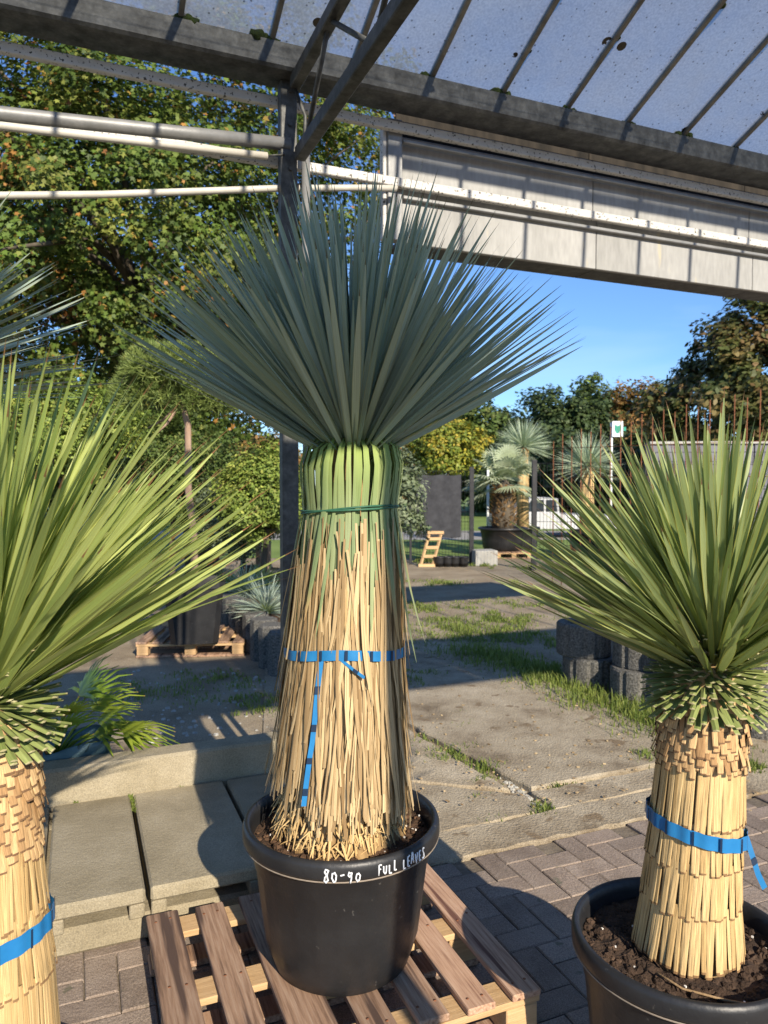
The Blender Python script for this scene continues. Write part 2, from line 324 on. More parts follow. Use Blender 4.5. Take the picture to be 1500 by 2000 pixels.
M['strip'] = leaf_mat('trimmed_leaf_base', (.42, .275, .115), (.58, .41, .195), trans=0, rough=.8, streak=.55, spec=.2, cut=(.965, (.22, .13, .06)))
M['chip'] = leaf_mat('leaf_base_chip', (.30, .17, .075), (.58, .39, .19), trans=0, rough=.8, streak=.4, spec=.2, cut=(.93, (.16, .09, .045)))
M['stub'] = leaf_mat('cut_green_stub', (.16, .2, .055), (.30, .34, .12), base=(.36, .38, .16), base_to=.1, trans=.1, rough=.5, cut=(.955, (.42, .38, .2)))
M['grass'] = leaf_mat('grass_blade', (.10, .15, .025), (.24, .28, .065), trans=.35, rough=.6)
M['fan'] = leaf_mat('fan_palm_leaf', (.14, .24, .03), (.33, .38, .04), trans=.35, rough=.4, tip=(.45, .3, .1), tip_at=.97)
M['silver'] = leaf_mat('silver_fan_leaf', (.34, .40, .24), (.52, .57, .4), trans=.25, rough=.5)
M['pale_yucca'] = leaf_mat('far_yucca_leaf', (.33, .41, .27), (.48, .55, .4), trans=.2, rough=.5)
M['foliage'] = foliage_mat('tree_leaves')
M['needle'] = leaf_mat('pine_needle', (.10, .15, .035), (.26, .32, .09), trans=.2, rough=.6)

# ================================================================== SETTING
def sheet(name, pts, mat, z):
    mb = MB(); mb.add([(p[0], p[1], z) for p in pts], [list(range(len(pts)))]); o = mb.build(name, mat); o['kind'] = 'structure'; return o
sheet('ground', [(-400, -60), (400, -60), (400, 800), (-400, 800)], M['ground'], GZ)
sheet('lawn', [(-300, 16.2), (300, 15.4), (300, 300), (-300, 300)], M['lawn'], GZ + .004)
sheet('road', [(-300, 21.5), (300, 20.5), (300, 24.5), (-300, 25.5)], M['road'], GZ + .008)

# block paving: herringbone bricks, each its own piece
NP = 2.66
pv = sheet('pavement', [T(-4, -3), T(6, -3), T(6, NP), T(-4, NP)], M['bed'], -.014)
def brick_mesh(i):
    L, W, c, hgt = .1965, .0965, .004, .035; b = MB(); rr = random.Random(i)
    def ring(dx, z): return [(sx * (L / 2 - dx) + rr.uniform(-.001, .001), sy * (W / 2 - dx) + rr.uniform(-.001, .001), z) for sx, sy in ((-1, -1), (1, -1), (1, 1), (-1, 1))]
    V = ring(0, -hgt) + ring(0, -c) + ring(c, 0)
    fs = [[8, 9, 10, 11]]
    for k in range(4):
        j = (k + 1) % 4; fs += [[k, j, 4 + j, 4 + k], [4 + k, 4 + j, 8 + j, 8 + k]]
    b.add(V, fs); return b.mesh('brick', M['paver'])
bm_ = [brick_mesh(i) for i in range(5)]
bricks = []
for i in range(-24, 50):
    for j in range(-10, 30):
        d = (i - j) % 4
        if d == 0: c, rz = (i + 1, j + .5), 0
        elif d == 3: c, rz = (i + .5, j + 1), 1
        else: continue
        t_, n_ = c[0] * .1, NP - .003 - (c[1]) * .1
        if n_ - (.1 if rz else .05) < -.2 or n_ + (.1 if rz else .05) > NP: continue
        p = T(t_, n_); 
        if p.y < .9: continue
        x_ = abs(p.x / p.y) * F
        bricks.append((x_ > 830 or p.y < 1.9, -p.y, p, rz))
inview = [b for b in bricks if not b[0]]; inview.sort(key=lambda b: b[1], reverse=True)
keep = inview[:300]; rest = inview[300:] + [b for b in bricks if b[0]]
def brick_mtx(p, rz): return Matrix.Translation(p + Vector((0, 0, random.uniform(-.003, .0015)))) @ Matrix.Rotation(A + rz * PI / 2 + random.uniform(-.008, .008), 4, 'Z') @ Matrix.Rotation(random.uniform(-.006, .006), 4, 'X')
for _, _, p, rz in keep: link('brick', random.choice(bm_), pv, brick_mtx(p, rz))
mb = MB()
for _, _, p, rz in rest:
    me = bm_[0]; mm = brick_mtx(p, rz); mb.add([mm @ v.co for v in me.vertices], [list(q.vertices) for q in me.polygons], rnd=random.random())
o = mb.build('bricks_beyond', M['paver'], pv); o.name = 'brick_field'; o['kind'] = 'stuff'

# cast concrete slabs of the yard, cracked apart
def slab_piece(name, poly, ztop, thick, mat, parent=None, jit=.006, step=.07, tilt=0.):
    """poly in (t, n); ragged edges, chamfered top"""
    P = []
    m_ = len(poly)
    for i in range(m_):
        a, b = Vector(poly[i]), Vector(poly[(i + 1) % m_]); k = max(2, int((b - a).length / step))
        for q in range(k): P.append(a.lerp(b, q / k) + Vector((random.gauss(0, jit), random.gauss(0, jit))) * (0 if q == 0 else 1))
    c = sum(P, Vector((0, 0))) / len(P); k = len(P); V = []
    for z, ins in ((ztop - thick, 0), (ztop - .008, 0), (ztop, .010)):
        for q in P:
            d = (c - q); qq = q + d.normalized() * ins; V.append(T(qq.x, qq.y, z + tilt * (qq.x - c.x)))
    fs = [[2 * k + i for i in range(k)]]
    for r_ in range(2):
        for i in range(k): fs.append([r_ * k + i, r_ * k + (i + 1) % k, (r_ + 1) * k + (i + 1) % k, (r_ + 1) * k + i])
    b = MB(); b.add(V, fs); return b.build(name, mat, parent)
yard = sheet('yard', [T(.6, NP), T(7, NP), T(7, 9.2), T(2.2, 9.2)], M['ground'], -.028)
for poly, z in ((((.8, 2.672), (3.0, 2.672), (3.0, 2.90), (.8, 2.90)), .004), (((3.006, 2.672), (6.8, 2.672), (6.8, 2.90), (3.006, 2.90)), .0),
                (((2.09, 2.915), (3.4, 2.915), (3.38, 3.13), (2.1, 3.125)), .0), (((1.12, 2.915), (2.03, 2.92), (2.06, 3.1), (1.5, 3.55), (1.15, 3.52)), -.003),
                (((2.12, 3.155), (3.33, 3.17), (3.42, 5.6), (2.0, 5.5), (1.98, 4.1)), .006), (((1.18, 3.55), (1.48, 3.58), (2.02, 3.2), (1.93, 4.1), (1.95, 5.45), (1.6, 5.38)), -.005),
                (((1.7, 5.46), (1.9, 5.5), (3.4, 5.66), (3.3, 7.2), (2.0, 7.0)), -.008), (((3.5, 2.915), (6.8, 2.915), (6.8, 3.5), (3.5, 3.4)), -.004)):
    slab_piece('concrete_slab', poly, z, .05, M['slab'], yard)

# raised step of upturned channel slabs, on a rough footing
step_ = empty('slab_step', T(.2, 3.0), 'raised step of three buff upturned concrete channel slabs beside the lettered pot', 'step')
footing = MB(); footing.box(T(-1.0, 2.99, .046), (4.0, .80, .092), Matrix.Rotation(A, 3, 'Z'), .012)
footing.build('footing', M['kerb'], step_)
for t0, t1 in ((-1.02, -.58), (-.565, -.125), (-.11, .195), (.212, .60), (.617, .99)):
    b = MB(); rot = Matrix.Rotation(A, 3, 'Z'); tc_, wd = (t0 + t1) / 2, t1 - t0
    b.box(T(tc_, 2.977, .165), (wd, .825, .05), rot, .008)
    for sg in (-1, 1): b.box(T(tc_ + sg * (wd / 2 - .027), 2.977, .1155), (.05, .821, .0485), rot, .004)
    b.build('channel_slab', M['kerb'], step_)
kw = empty('kerb_wall', T(-.5, 3.47), 'low buff concrete foundation kerb behind the channel slabs', 'kerb')
for t0, t1 in ((-2.2, -1.2), (-1.194, 1.0)):
    b = MB(); b.box(T((t0 + t1) / 2, 3.47, .14), (t1 - t0, .13, .39 + random.uniform(-.006, .006)), Matrix.Rotation(A, 3, 'Z'), .012); b.build('kerb_stone', M['kerb'], kw)

# ================================================================== GREENHOUSE SHELTER
gh = empty('greenhouse', T(.9, 3.42), 'galvanised greenhouse shelter frame with algae-stained glass roof and white wall panels', 'greenhouse')
RZ = Matrix.Rotation(A, 3, 'Z')
def bar_tn(name, t0, t1, n, z, dn, dz, mat, parent, bev=.003):
    b = MB(); b.box(T((t0 + t1) / 2, n, z), (t1 - t0, dn, dz), RZ, bev); return b.build(name, mat, parent)
ZG0 = wp(750, 176, 3.30).z; ZG1 = wp(750, 128, 3.30).z     # gutter bottom and top
TP = tn(wp(563, 600, 3.42))[0]                              # post
TW0, TW1 = -3.4, 6.6
def gutter(n0, n1, inner):
    g = MB(); prof = [(n0, ZG1), (n0, ZG0 + .012), (n0 + .012, ZG0), (n1 - .012, ZG0), (n1, ZG0 + .012), (n1, ZG1), (n1 - .008, ZG1), (n1 - .008, ZG0 + .01), (n0 + .008, ZG0 + .01), (n0 + .008, ZG1)]
    k = len(prof); V = [T(TW0, n, z) for n, z in prof] + [T(TW1, n, z) for n, z in prof]
    g.add(V, [[i, (i + 1) % k, k + (i + 1) % k, k + i] for i in range(k)]); o = g.build('gutter', M['galv'], gh); return o
gutter(3.30, 3.49, 1); gutter(-.68, -.49, 0)
# post with drain pipe, bolts
b = MB(); b.box(T(TP, 3.42, (GZ + ZG0) / 2), (.078, .06, ZG0 - GZ), RZ, .004); post = b.build('post', M['galv'], gh)
b = MB(); b.tube([T(TP + .088, 3.42, GZ), T(TP + .088, 3.42, wp(592, 290, 3.42).z)], .02, 12); b.build('drain_pipe', M['steel'], gh)
for z in (wp(563, 178, 3.39).z, wp(563, 243, 3.39).z, wp(563, 330, 3.39).z):
    b = MB(); b.tube([T(TP + .004, 3.388, z), T(TP + .004, 3.378, z)], .009, 6, smooth=False); b.build('bolt', M['galv'], post)
b = MB(); b.box(T(TP, -.58, (GZ + ZG0) / 2), (.078, .06, ZG0 - GZ), RZ, .004); b.build('post', M['galv'], gh)
# horizontal rails right behind the post
zr1 = wp(750, 243, 3.50).z; zr2 = wp(750, 353, 3.50).z
for z in (zr1, zr2): bar_tn('rail', TW0, TW1, 3.50, z, .035, .045, M['white'], gh, .004)
b = MB(); b.tube([wp(-420, 165, 3.37), wp(0, 222, 3.38), wp(300, 254, 3.39), wp(566, 282, 3.40)], .029, 14); b.build('heating_pipe', M['steel'], gh)
b = MB(); b.tube([wp(-420, 190, 3.36), wp(0, 246, 3.37), wp(280, 278, 3.38), wp(522, 305, 3.385)], .0165, 12); b.build('heating_pipe', M['cream'], gh)
b = MB(); b.tube([wp(520, 304, 3.385), wp(556, 302, 3.388)], .004, 6); b.build('pipe_hook', M['galv'], gh)
b = MB(); b.tube([wp(-420, 384, 3.46), wp(0, 382, 3.46), wp(200, 380, 3.46), wp(380, 374, 3.46), wp(545, 368, 3.46), wp(700, 367, 3.46), wp(775, 368, 3.46)], .0155, 12); b.build('heating_pipe', M['cream'], gh)
# truss towards the ridge and the other side
trs = link('truss', MB().mesh('truss', M['galv']), gh) if False else None
zc1 = wp(575, 172, 3.40).z; zc2 = wp(572, 305, 3.40).z
tb = MB(); tb.box(T(TP + .02, 1.36, zc1), (.05, 4.0, .055), RZ, .004); truss = tb.build('truss_chord', M['galv'], gh)
tb = MB(); tb.box(T(TP + .045, 1.36, zc2), (.05, 4.02, .062), RZ, .004); tb.build('truss_chord', M['galv'], gh)
for i in range(9):
    n0 = 3.25 - i * .42
    tb = MB(); tb.tube([T(TP + .022, n0 if i % 2 else n0 - .36, zc1 - .02), T(TP + .042, n0 - .36 if i % 2 else n0, zc2 + .02)], .011, 8); tb.build('lattice_bar', M['galv'], gh)
b = MB(); b.tube([T(TP + .02, 3.36, zc1 - .02), T(TP + .06, 3.33, (zc1 + zc2) / 2), T(TP + .055, 3.34, zc2 + .0)], .009, 6); b.build('lattice_bar', M['galv'], gh)
# roof: glazing bars and panes on both slopes
NE, ZE, SL = 3.345, ZG1 + .012, .42; NRg = 1.40; ZRg = ZE + SL * (NE - NRg)
tb0 = tn(wp(840, 155, 3.345))[0]; DT = (tn(wp(1220, 245, 3.345))[0] - tb0) / 3
def slope_pt(t, u, side): # u 0..1 from eave to ridge
    n = NE + (NRg - NE) * u if side == 0 else (2 * NRg - NE) + (NE - NRg) * u
    return T(t, n, ZE + (ZRg - ZE) * u)
ks = range(-9, 13)
for side in (0, 1):
    for k in ks:
        t = tb0 + k * DT; b = MB(); p0, p1 = slope_pt(t, -.02, side), slope_pt(t, 1, side); d = (p1 - p0).normalized(); x = RZ @ Vector((1, 0, 0)); nrm = x.cross(d).normalized(); 
        if nrm.z < 0: nrm = -nrm
        rot = Matrix((x, d, nrm)).transposed(); b.box((p0 + p1) / 2, (.024, (p1 - p0).length, .034), rot, .003); b.build('glazing_bar', M['alu'], gh)
        if k == ks[-1] or side == 1: continue          # the far slope has lost its glass
        for u0, u1 in ((0, .5), (.5, 1)):
            g = MB(); lift = nrm * (.0 + .004 * (u0 > 0)); tt0, tt1 = t + .0125, t + DT - .0125
            q = [slope_pt(tt0, u0 + .002, side), slope_pt(tt1, u0 + .002, side), slope_pt(tt1, u1 - .002, side), slope_pt(tt0, u1 - .002, side)]
            g.add([v + lift for v in q], [[0, 1, 2, 3]]); g.build('pane', M['glass'], gh)
bar_tn('ridge_bar', TW0, TW1, NRg, ZRg + .025, .06, .035, M['alu'], gh)
# moss cushions where the bars meet the gutter
def blob(c, r, squash=.7, seed=0, sub=8):
    rr = random.Random(seed); b = MB(); V = []; fs = []; ph = [rr.uniform(0, 6.28) for _ in range(4)]
    for i in range(sub + 1):
        for k in range(sub * 2):
            th, f = PI * i / sub, PI * k / sub; q = 1 + .22 * math.sin(3 * f + ph[0]) * math.sin(2 * th + ph[1]) + .16 * math.sin(5 * f + ph[2]) * math.sin(4 * th)
            V.append(Vector(c) + Vector((math.sin(th) * math.cos(f), math.sin(th) * math.sin(f), math.cos(th) * squash)) * r * q)
    for i in range(sub):
        for k in range(sub * 2):
            k2 = (k + 1) % (sub * 2); a = sub * 2; fs.append([i * a + k, i * a + k2, (i + 1) * a + k2, (i + 1) * a + k])
    b.add(V, fs, smooth=True); return b
for px, r in ((502, .045), (372, .035), (345, .025), (828, .028), (968, .034), (988, .028), (1118, .02), (1234, .017), (1322, .03), (1342, .032), (1104, .026), (1228, .022), (1434, .024), (352, .03), (520, .03), (1215, .014), (842, .02), (540, .02)):
    p = wp(px, 81 + (px - 530) * .226, 3.33); blob((p.x, p.y, ZG1 + .008), r, .75, px).build('moss_cushion', M['moss'], gh)
for k, u in ((1, .28), (2, .2), (0, .45), (3, .33), (1, .12), (4, .3), (2, .52)):
    blob(slope_pt(tb0 + k * DT + .018, u, 0) + Vector((0, 0, .004)), random.uniform(.012, .024), .5, k * 7 + int(u * 90)).build('moss_cushion', M['moss'], gh)
# white wall panels under the gutter, front wall
def wall_panels(nf, t0, t1, sgn, zb):
    ztop = ZG0 - .01
    w_ = (t1 - t0) / 4
    for i in range(4):
        a, c = t0 + i * w_ + .002, t0 + (i + 1) * w_ - .002
        bar_tn('corrugated_sheet', a, c, nf + sgn * .1, (zr1 - .03 + ZG1 + .05) / 2, .012, ZG1 + .08 - zr1, M['smoke'], gh, .002)
        bar_tn('wall_panel', a, c, nf + sgn * .069, (zr1 + zr2) / 2, .03, zr1 - zr2 - .002, M['panel'], gh, .003)
        bar_tn('wall_panel', a, c, nf + sgn * .035, (zr2 + .02 + zb) / 2, .03, zr2 + .02 - zb, M['panel'], gh, .003)
        bar_tn('bottom_board', a, c, nf + sgn * .125, zb + .012, .20, .02, M['galv'], gh, .002)
t0p = tn(wp(787, 300, 3.53))[0]; zbp = wp(950, 494, 3.53).z
wall_panels(3.53, t0p, 6.5, 1, zbp)
bar_tn('panel_lip', t0p, 6.5, 3.535, zr2 - .055, .03, .018, M['steel'], gh)
bar_tn('panel_lip', t0p, 6.5, 3.535, zr1 - .05, .03, .018, M['steel'], gh)
pa, pc = tn(wp(757, 300, 3.53))[0], t0p - .004
b = MB(); b.box(T((pa + pc) / 2, 3.555, (zbp + ZG0) / 2), (pc - pa, .06, ZG0 - zbp - .004), RZ, .004); b.build('panel_post', M['steel'], gh)
b = MB(); b.box(T(pa - .012, 3.56, (zbp + ZG0) / 2), (.02, .05, ZG0 - zbp - .008), RZ, .004); b.build('panel_post', M['white'], gh)
for z in (zr1, zr2): bar_tn('rail', TW0, TW1, -.70, z, .035, .045, M['white'], gh, .004)
for i in range(6): 
    a = TW0 + i * 1.65; bar_tn('wall_panel', a, a + 1.646, -.74, (3.95 + 3.10) / 2, .03, 3.95 - 3.10, M['panel'], gh, .003)  # unseen panels behind the camera, added and raised past the gutter to shade the crown

# ================================================================== YUCCAS
def blade_mesh(name, mat, droop, prof, fold, nseg=7):
    """leaf of length 1 and width 1 along +Z, bending towards +X"""
    b = MB(); pts, wd = [], []
    for i in range(nseg):
        v = i / (nseg - 1); pts.append(Vector((droop * v * v, 0, v))); wd.append(max(.015, np.interp(v, [p[0] for p in prof], [p[1] for p in prof])))
    b.strip(pts, wd, Vector((0, 1, 0)), lambda i: Vector((-fold * wd[i], 0, 0))); return b.mesh(name, mat)
PROF = [(0, .75), (.1, .62), (.35, .95), (.55, 1), (.8, .62), (.93, .25), (1, .02)]
def dir_mtx(p, d, L, wdt, twist=0., up=Vector((0, 0, -1))):
    d = d.normalized(); x = up - d * up.dot(d)
    x = x.normalized() if x.length > 1e-3 else Vector((1, 0, 0)); y = d.cross(x)
    m = Matrix((x, y, d)).transposed().to_4x4() @ Matrix.Rotation(twist, 4, 'Z')
    return Matrix.Translation(p) @ m @ Matrix.Diagonal((wdt if False else L, wdt, L, 1))
def crown(parent, hub, hubh, hubr, n, Lr, wr, e0, e1, mat, seed, droops=(.02, .06, .1, -.03), lean=Vector((0, 0, 0)), nparts=300, power=1., sector=None):
    rr = random.Random(seed); leaves = []
    for i in range(n):
        f = (i + .5) / n; az = i * 2.399963 + rr.uniform(-.25, .25)
        se = math.sin(R(e0)) + (math.sin(R(e1)) - math.sin(R(e0))) * f ** power
        el = math.asin(max(-.99, min(.999, se))) + R(rr.gauss(0, 4.5)); el = max(el, R(e0 - 4 + 3 * rr.random()))
        d = Vector((math.cos(az) * math.cos(el), math.sin(az) * math.cos(el), math.sin(el))) + lean * rr.uniform(.6, 1.3)
        p = Vector(hub) + Vector((math.cos(az), math.sin(az), 0)) * hubr * math.cos(el) + Vector((0, 0, hubh * f))
        L = rr.uniform(*Lr) * (1 - .12 * f * rr.random()); leaves.append((d.y * .7 + rr.random() * .5, p, d, L, rr.uniform(*wr), rr.uniform(-1.1, 1.1), rr.random()))
    leaves.sort(key=lambda q: q[0])
    ms = [blade_mesh('leaf', mat, dr, PROF, rr.choice((.06, .1, .16)) * .026) for dr in droops for _ in range(2)]
    inv = pinv(parent)
    for _, p, d, L, wd, tw, rv in leaves[:nparts]: link('leaf', rr.choice(ms), parent, inv @ dir_mtx(p, d, L, wd, tw))
    if leaves[nparts:]:
        mb = MB()
        for _, p, d, L, wd, tw, rv in leaves[nparts:]:
            me = rr.choice(ms); mm = dir_mtx(p, d, L, wd, tw); vs_ = [mm @ v.co for v in me.vertices]
            mb.add(vs_, [list(q.vertices) for q in me.polygons], [(k % 3 / 2, k // 3 / (len(vs_) // 3 - 1)) for k in range(len(vs_))], rv, True)
        o = mb.build('inner_leaves', mat, parent); o['kind'] = 'stuff'
def stubs(parent, c, z0, z1, rad, n, Lr, wd, seed, e0=-35, e1=45, nparts=280):
    """cut leaf bases sticking out of the stem under the crown"""
    rr = random.Random(seed); L_ = []
    for i in range(n):
        f = (i + .5) / n; az = i * 2.399963 + rr.uniform(-.1, .1); el = R(e0 + (e1 - e0) * f + rr.uniform(-9, 9)); z = z0 + (z1 - z0) * f
        cx = c(z); d = Vector((math.cos(az) * math.cos(el), math.sin(az) * math.cos(el), math.sin(el)))
        p = Vector((cx[0], cx[1], z)) + Vector((math.cos(az), math.sin(az), 0)) * rad(f); L_.append((d.y, p, d, rr.uniform(*Lr), wd * rr.uniform(.8, 1.2)))
    L_.sort(key=lambda q: q[0]); inv = pinv(parent)
    def stub_mesh():
        b = MB(); V = []; uv = []
        for v, w_, t_ in ((0, 1.1, .35), (.6, .95, .22), (.93, .85, .16), (1, .8, .14)):
            for (y, x) in ((-.5, 0), (0, -.55), (.5, 0), (0, .45)): V.append((x * t_ * .34, y * w_, v)); uv.append((y + .5, v))
        fs = [[4 * i + k, 4 * i + (k + 1) % 4, 4 * i + 4 + (k + 1) % 4, 4 * i + 4 + k] for i in range(3) for k in range(4)] + [[12, 13, 14, 15]]
        b.add(V, fs, uv); return b.mesh('leaf_stub', M['stub'])
    ms = [stub_mesh() for _ in range(2)]
    for _, p, d, L, w_ in L_[:nparts]: link('leaf_stub', rr.choice(ms), parent, inv @ dir_mtx(p, d, L, w_, rr.uniform(-.2, .2)))
    if L_[nparts:]:
        mb = MB()
        for _, p, d, L, w_ in L_[nparts:]:
            me = ms[0]; mm = dir_mtx(p, d, L, w_); k = len(me.vertices); mb.add([mm @ v.co for v in me.vertices], [list(q.vertices) for q in me.polygons], [(.5, (q // 4) / 3) for q in range(k)], rr.random())
        o = mb.build('rear_stubs', M['stub'], parent); o['kind'] = 'stuff'
def shingles(parent, c, rows, seed, mat_long, mat_chip, nparts=300):
    """trimmed leaf bases wrapped round the stem in overlapping tiers; rows = (z_top, z_bottom, r_top, r_bottom, count, chip)"""
    rr = random.Random(seed); L_ = []
    for (zt, zb, rt, rb, cnt, chip) in rows:
        for i in range(cnt):
            az = 2 * PI * (i + rr.uniform(-.22, .22)) / cnt; hj = (zt - zb) * (.55 if chip else .11); a0, a1 = zt + rr.uniform(-.2, .2) * hj, zb + rr.uniform(-1, 1) * hj * .5
            L_.append((math.sin(az), az, a0, a1, rt, rb + rr.uniform(-.003, .004) + (rr.random() < .18) * chip * rr.uniform(.003, .011), 2 * PI * rb / cnt * (rr.uniform(.8, 1.5) if not chip else rr.uniform(.85, 1.45)), chip, rr.random(), rr.uniform(-.05, .05)))
    L_.sort(key=lambda q: q[0])
    rest_l, rest_c = MB(), MB()
    for idx, (_, az, a0, a1, rt, rb, w_, chip, rv, sl) in enumerate(L_):
        b = MB() if idx < nparts else (rest_c if chip else rest_l)
        pts, nr = [], 5
        for k in range(nr):
            v = k / (nr - 1); z = a0 + (a1 - a0) * v; r_ = rt + (rb - rt) * v; cx = c(z); aa = az + sl * v
            pts.append(Vector((cx[0] + math.cos(aa) * r_, cx[1] + math.sin(aa) * r_, z)))
        out = Vector((math.cos(az), math.sin(az), 0)); sd_ = Vector((-math.sin(az), math.cos(az), 0))
        V, uv, fs = [], [], []
        for k, p in enumerate(pts):
            v = k / (nr - 1); ww = w_ * (1.0 if k < nr - 1 else .94); th = .0013
            for (s_, o_) in ((-.5, 0), (-.28, th), (.28, th), (.5, 0)): V.append(p + sd_ * ww * s_ + out * o_); uv.append((s_ + .5, v))
        V += [pts[-1] + sd_ * w_ * .4 - out * .0025, pts[-1] - sd_ * w_ * .4 - out * .0025]; uv += [(.9, 1), (.1, 1)]
        for k in range(nr - 1):
            for q in range(3): fs.append([4 * k + q, 4 * k + q + 1, 4 * k + q + 5, 4 * k + q + 4])
        e = 4 * (nr - 1); fs.append([e, e + 1, e + 2, e + 3, e + 4, e + 5])
        b.add(V, fs, uv, rv, False)
        if idx < nparts: b.build('leaf_base', mat_chip if chip else mat_long, parent)
    for b, m_ in ((rest_l, mat_long), (rest_c, mat_chip)):
        if b.v: o = b.build('rear_leaf_bases', m_, parent); o['kind'] = 'stuff'
def soil_disc(parent, c, rad, z, mat, seed, hump=.015, bits=140, avoid=.1):
    rr = random.Random(seed); b = MB(); V = [Vector((c[0], c[1], z + hump))]; fs = []; seg, rings = 40, 10
    for i in range(1, rings + 1):
        for k in range(seg):
            th = 2 * PI * k / seg; q = rad * i / rings; V.append(Vector((c[0] + q * math.cos(th), c[1] + q * math.sin(th), z + hump * (1 - i / rings) + rr.uniform(-.007, .009))))
    for k in range(seg): fs.append([0, 1 + k, 1 + (k + 1) % seg])
    for i in range(rings - 1):
        for k in range(seg): k2 = (k + 1) % seg; fs.append([1 + i * seg + k, 1 + (i + 1) * seg + k, 1 + (i + 1) * seg + k2, 1 + i * seg + k2])
    b.add(V, fs, smooth=False); soil = b.build('soil', mat, parent)
    cl, pe = MB(), MB()
    for i in range(bits):
        th = rr.uniform(0, 2 * PI); q = rr.uniform(avoid, rad * .96); p = (c[0] + q * math.cos(th), c[1] + q * math.sin(th), z + .006)
        r_ = rr.uniform(.005, .014); t_ = blob(p, r_, rr.uniform(.5, .9), i, 4); cl.add(t_.v, t_.f, rnd=rr.random())
        if i % 4 == 0 and (mat is M['soil'] or i % 24 == 0): p = (p[0] + .01, p[1] + .006, p[2] + .004); pe.box(p, (.005, .004, .004), Matrix.Rotation(rr.uniform(0, 3), 3, 'Z'))
    o = cl.build('soil_crumbs', mat, soil); o['kind'] = 'stuff'; o = pe.build('perlite_grains', M['perlite'], soil); o['kind'] = 'stuff'
    return soil
def round_pot(name, c, z0, hgt, rt, rb, label, group=None, cat='pot', ribs=24, seg=72, soil=None, simple=False):
    pot = empty(name, (c[0], c[1], z0), label, cat, group)
    z1 = z0 + hgt; zb = z1 - .052 * min(1, hgt / .4); zs = z1 - .115 * hgt / .42
    prof = [(rb * .84, z0), (rb * .93, z0 + .008), (rb * .99, z0 + .045), (rb + (rt * .87 - rb) * .3, z0 + .3 * (zs - z0)), (rb + (rt * .87 - rb) * .65, z0 + .62 * (zs - z0)), (rt * .87, zs - .012), (rt * .89, zs), (rt * .915, zb - .004), (rt * .93, zb)]
    mod = (lambda th, i, z: 1 + .008 * math.sin(ribs * th) * (1 if 2 < i < 6 else 0)) if not simple else None
    b = MB(); b.lathe((c[0], c[1], 0), prof, seg, mod); 
    b.lathe((c[0], c[1], 0), [(rt * .90, zb), (rt * .80, z0 + hgt * .5), (rb * .8, z0 + .03)], seg, cap_bot=False, rnd=0); b.build('pot_body', M['pot'], pot)
    b = MB(); b.lathe((c[0], c[1], 0), [(rt * .93, zb + .002), (rt * .985, zb), (rt, zb + .01), (rt * 1.0, z1 - .016), (rt * .985, z1 - .004), (rt * .955, z1), (rt * .925, z1 - .006), (rt * .91, z1 - .03), (rt * .90, zb)], seg, cap_bot=False)
    rim = b.build('rim', M['pot'], pot)
    if not simple:
        b = MB(); b.lathe((c[0], c[1], 0), [(rt * .986, zb - .0035), (rt * .994, zb - .001), (rt * .988, zb + .001)], seg, cap_bot=False); b.build('rim_edge', M['dust'], rim)
    return pot
def band(c, z, rad, hgt, label, cname, tilt=(0, 0), marks=14, a0=0., a1=2 * PI, tails=(), seg=90, wav=0.):
    """printed plastic tape tied round a stem"""
    o = empty(cname, (c[0], c[1], z), label, 'tape'); b = MB(); mk = MB(); V = []; fs = []
    def pt(a, zz, dr=0.): return Vector((c[0] + (rad + dr) * math.cos(a), c[1] + (rad + dr) * math.sin(a), z + zz + tilt[0] * math.cos(a) + tilt[1] * math.sin(a) + wav * math.sin(3 * a)))
    for i in range(seg + 1):
        a = a0 + (a1 - a0) * i / seg; dr = .002 * math.sin(17 * a); V += [pt(a, -hgt / 2, dr), pt(a, hgt / 2, dr - .001)]
    b.add(V, [[2 * i, 2 * i + 2, 2 * i + 3, 2 * i + 1] for i in range(seg)], smooth=True); b.build('tape_band', M['tape'], o)
    for i in range(marks):
        a = 2 * PI * i / marks + .05; mk = MB(); V = [pt(a + da, h_, .0035) for da, h_ in ((0, -hgt / 2), (.045, -hgt / 2), (.05, hgt / 2), (.008, hgt / 2))]; mk.add(V, [[0, 1, 2, 3]]); mk.build('tape_print', M['tape_mark'], o)
    for pts, w_, side in tails:
        b = MB(); n_ = len(pts); b.strip(pts, [w_] * n_, side); tl = b.build('tape_tail', M['tape'], o)
        mk = MB(); off = Vector((0, -.0025, 0))
        for i in range(1, n_ - 1):
            if i % 2: continue
            mk = MB(); a_, c_ = Vector(pts[i]), Vector(pts[i + 1]); q = a_.lerp(c_, .4); mk.add([a_ - side * w_ / 2 + off, a_ + side * w_ / 2 + off, q + side * w_ / 2 + off, q - side * w_ / 2 + off], [[0, 1, 2, 3]]); mk.build('tape_print', M['tape_mark'], tl)
    return o

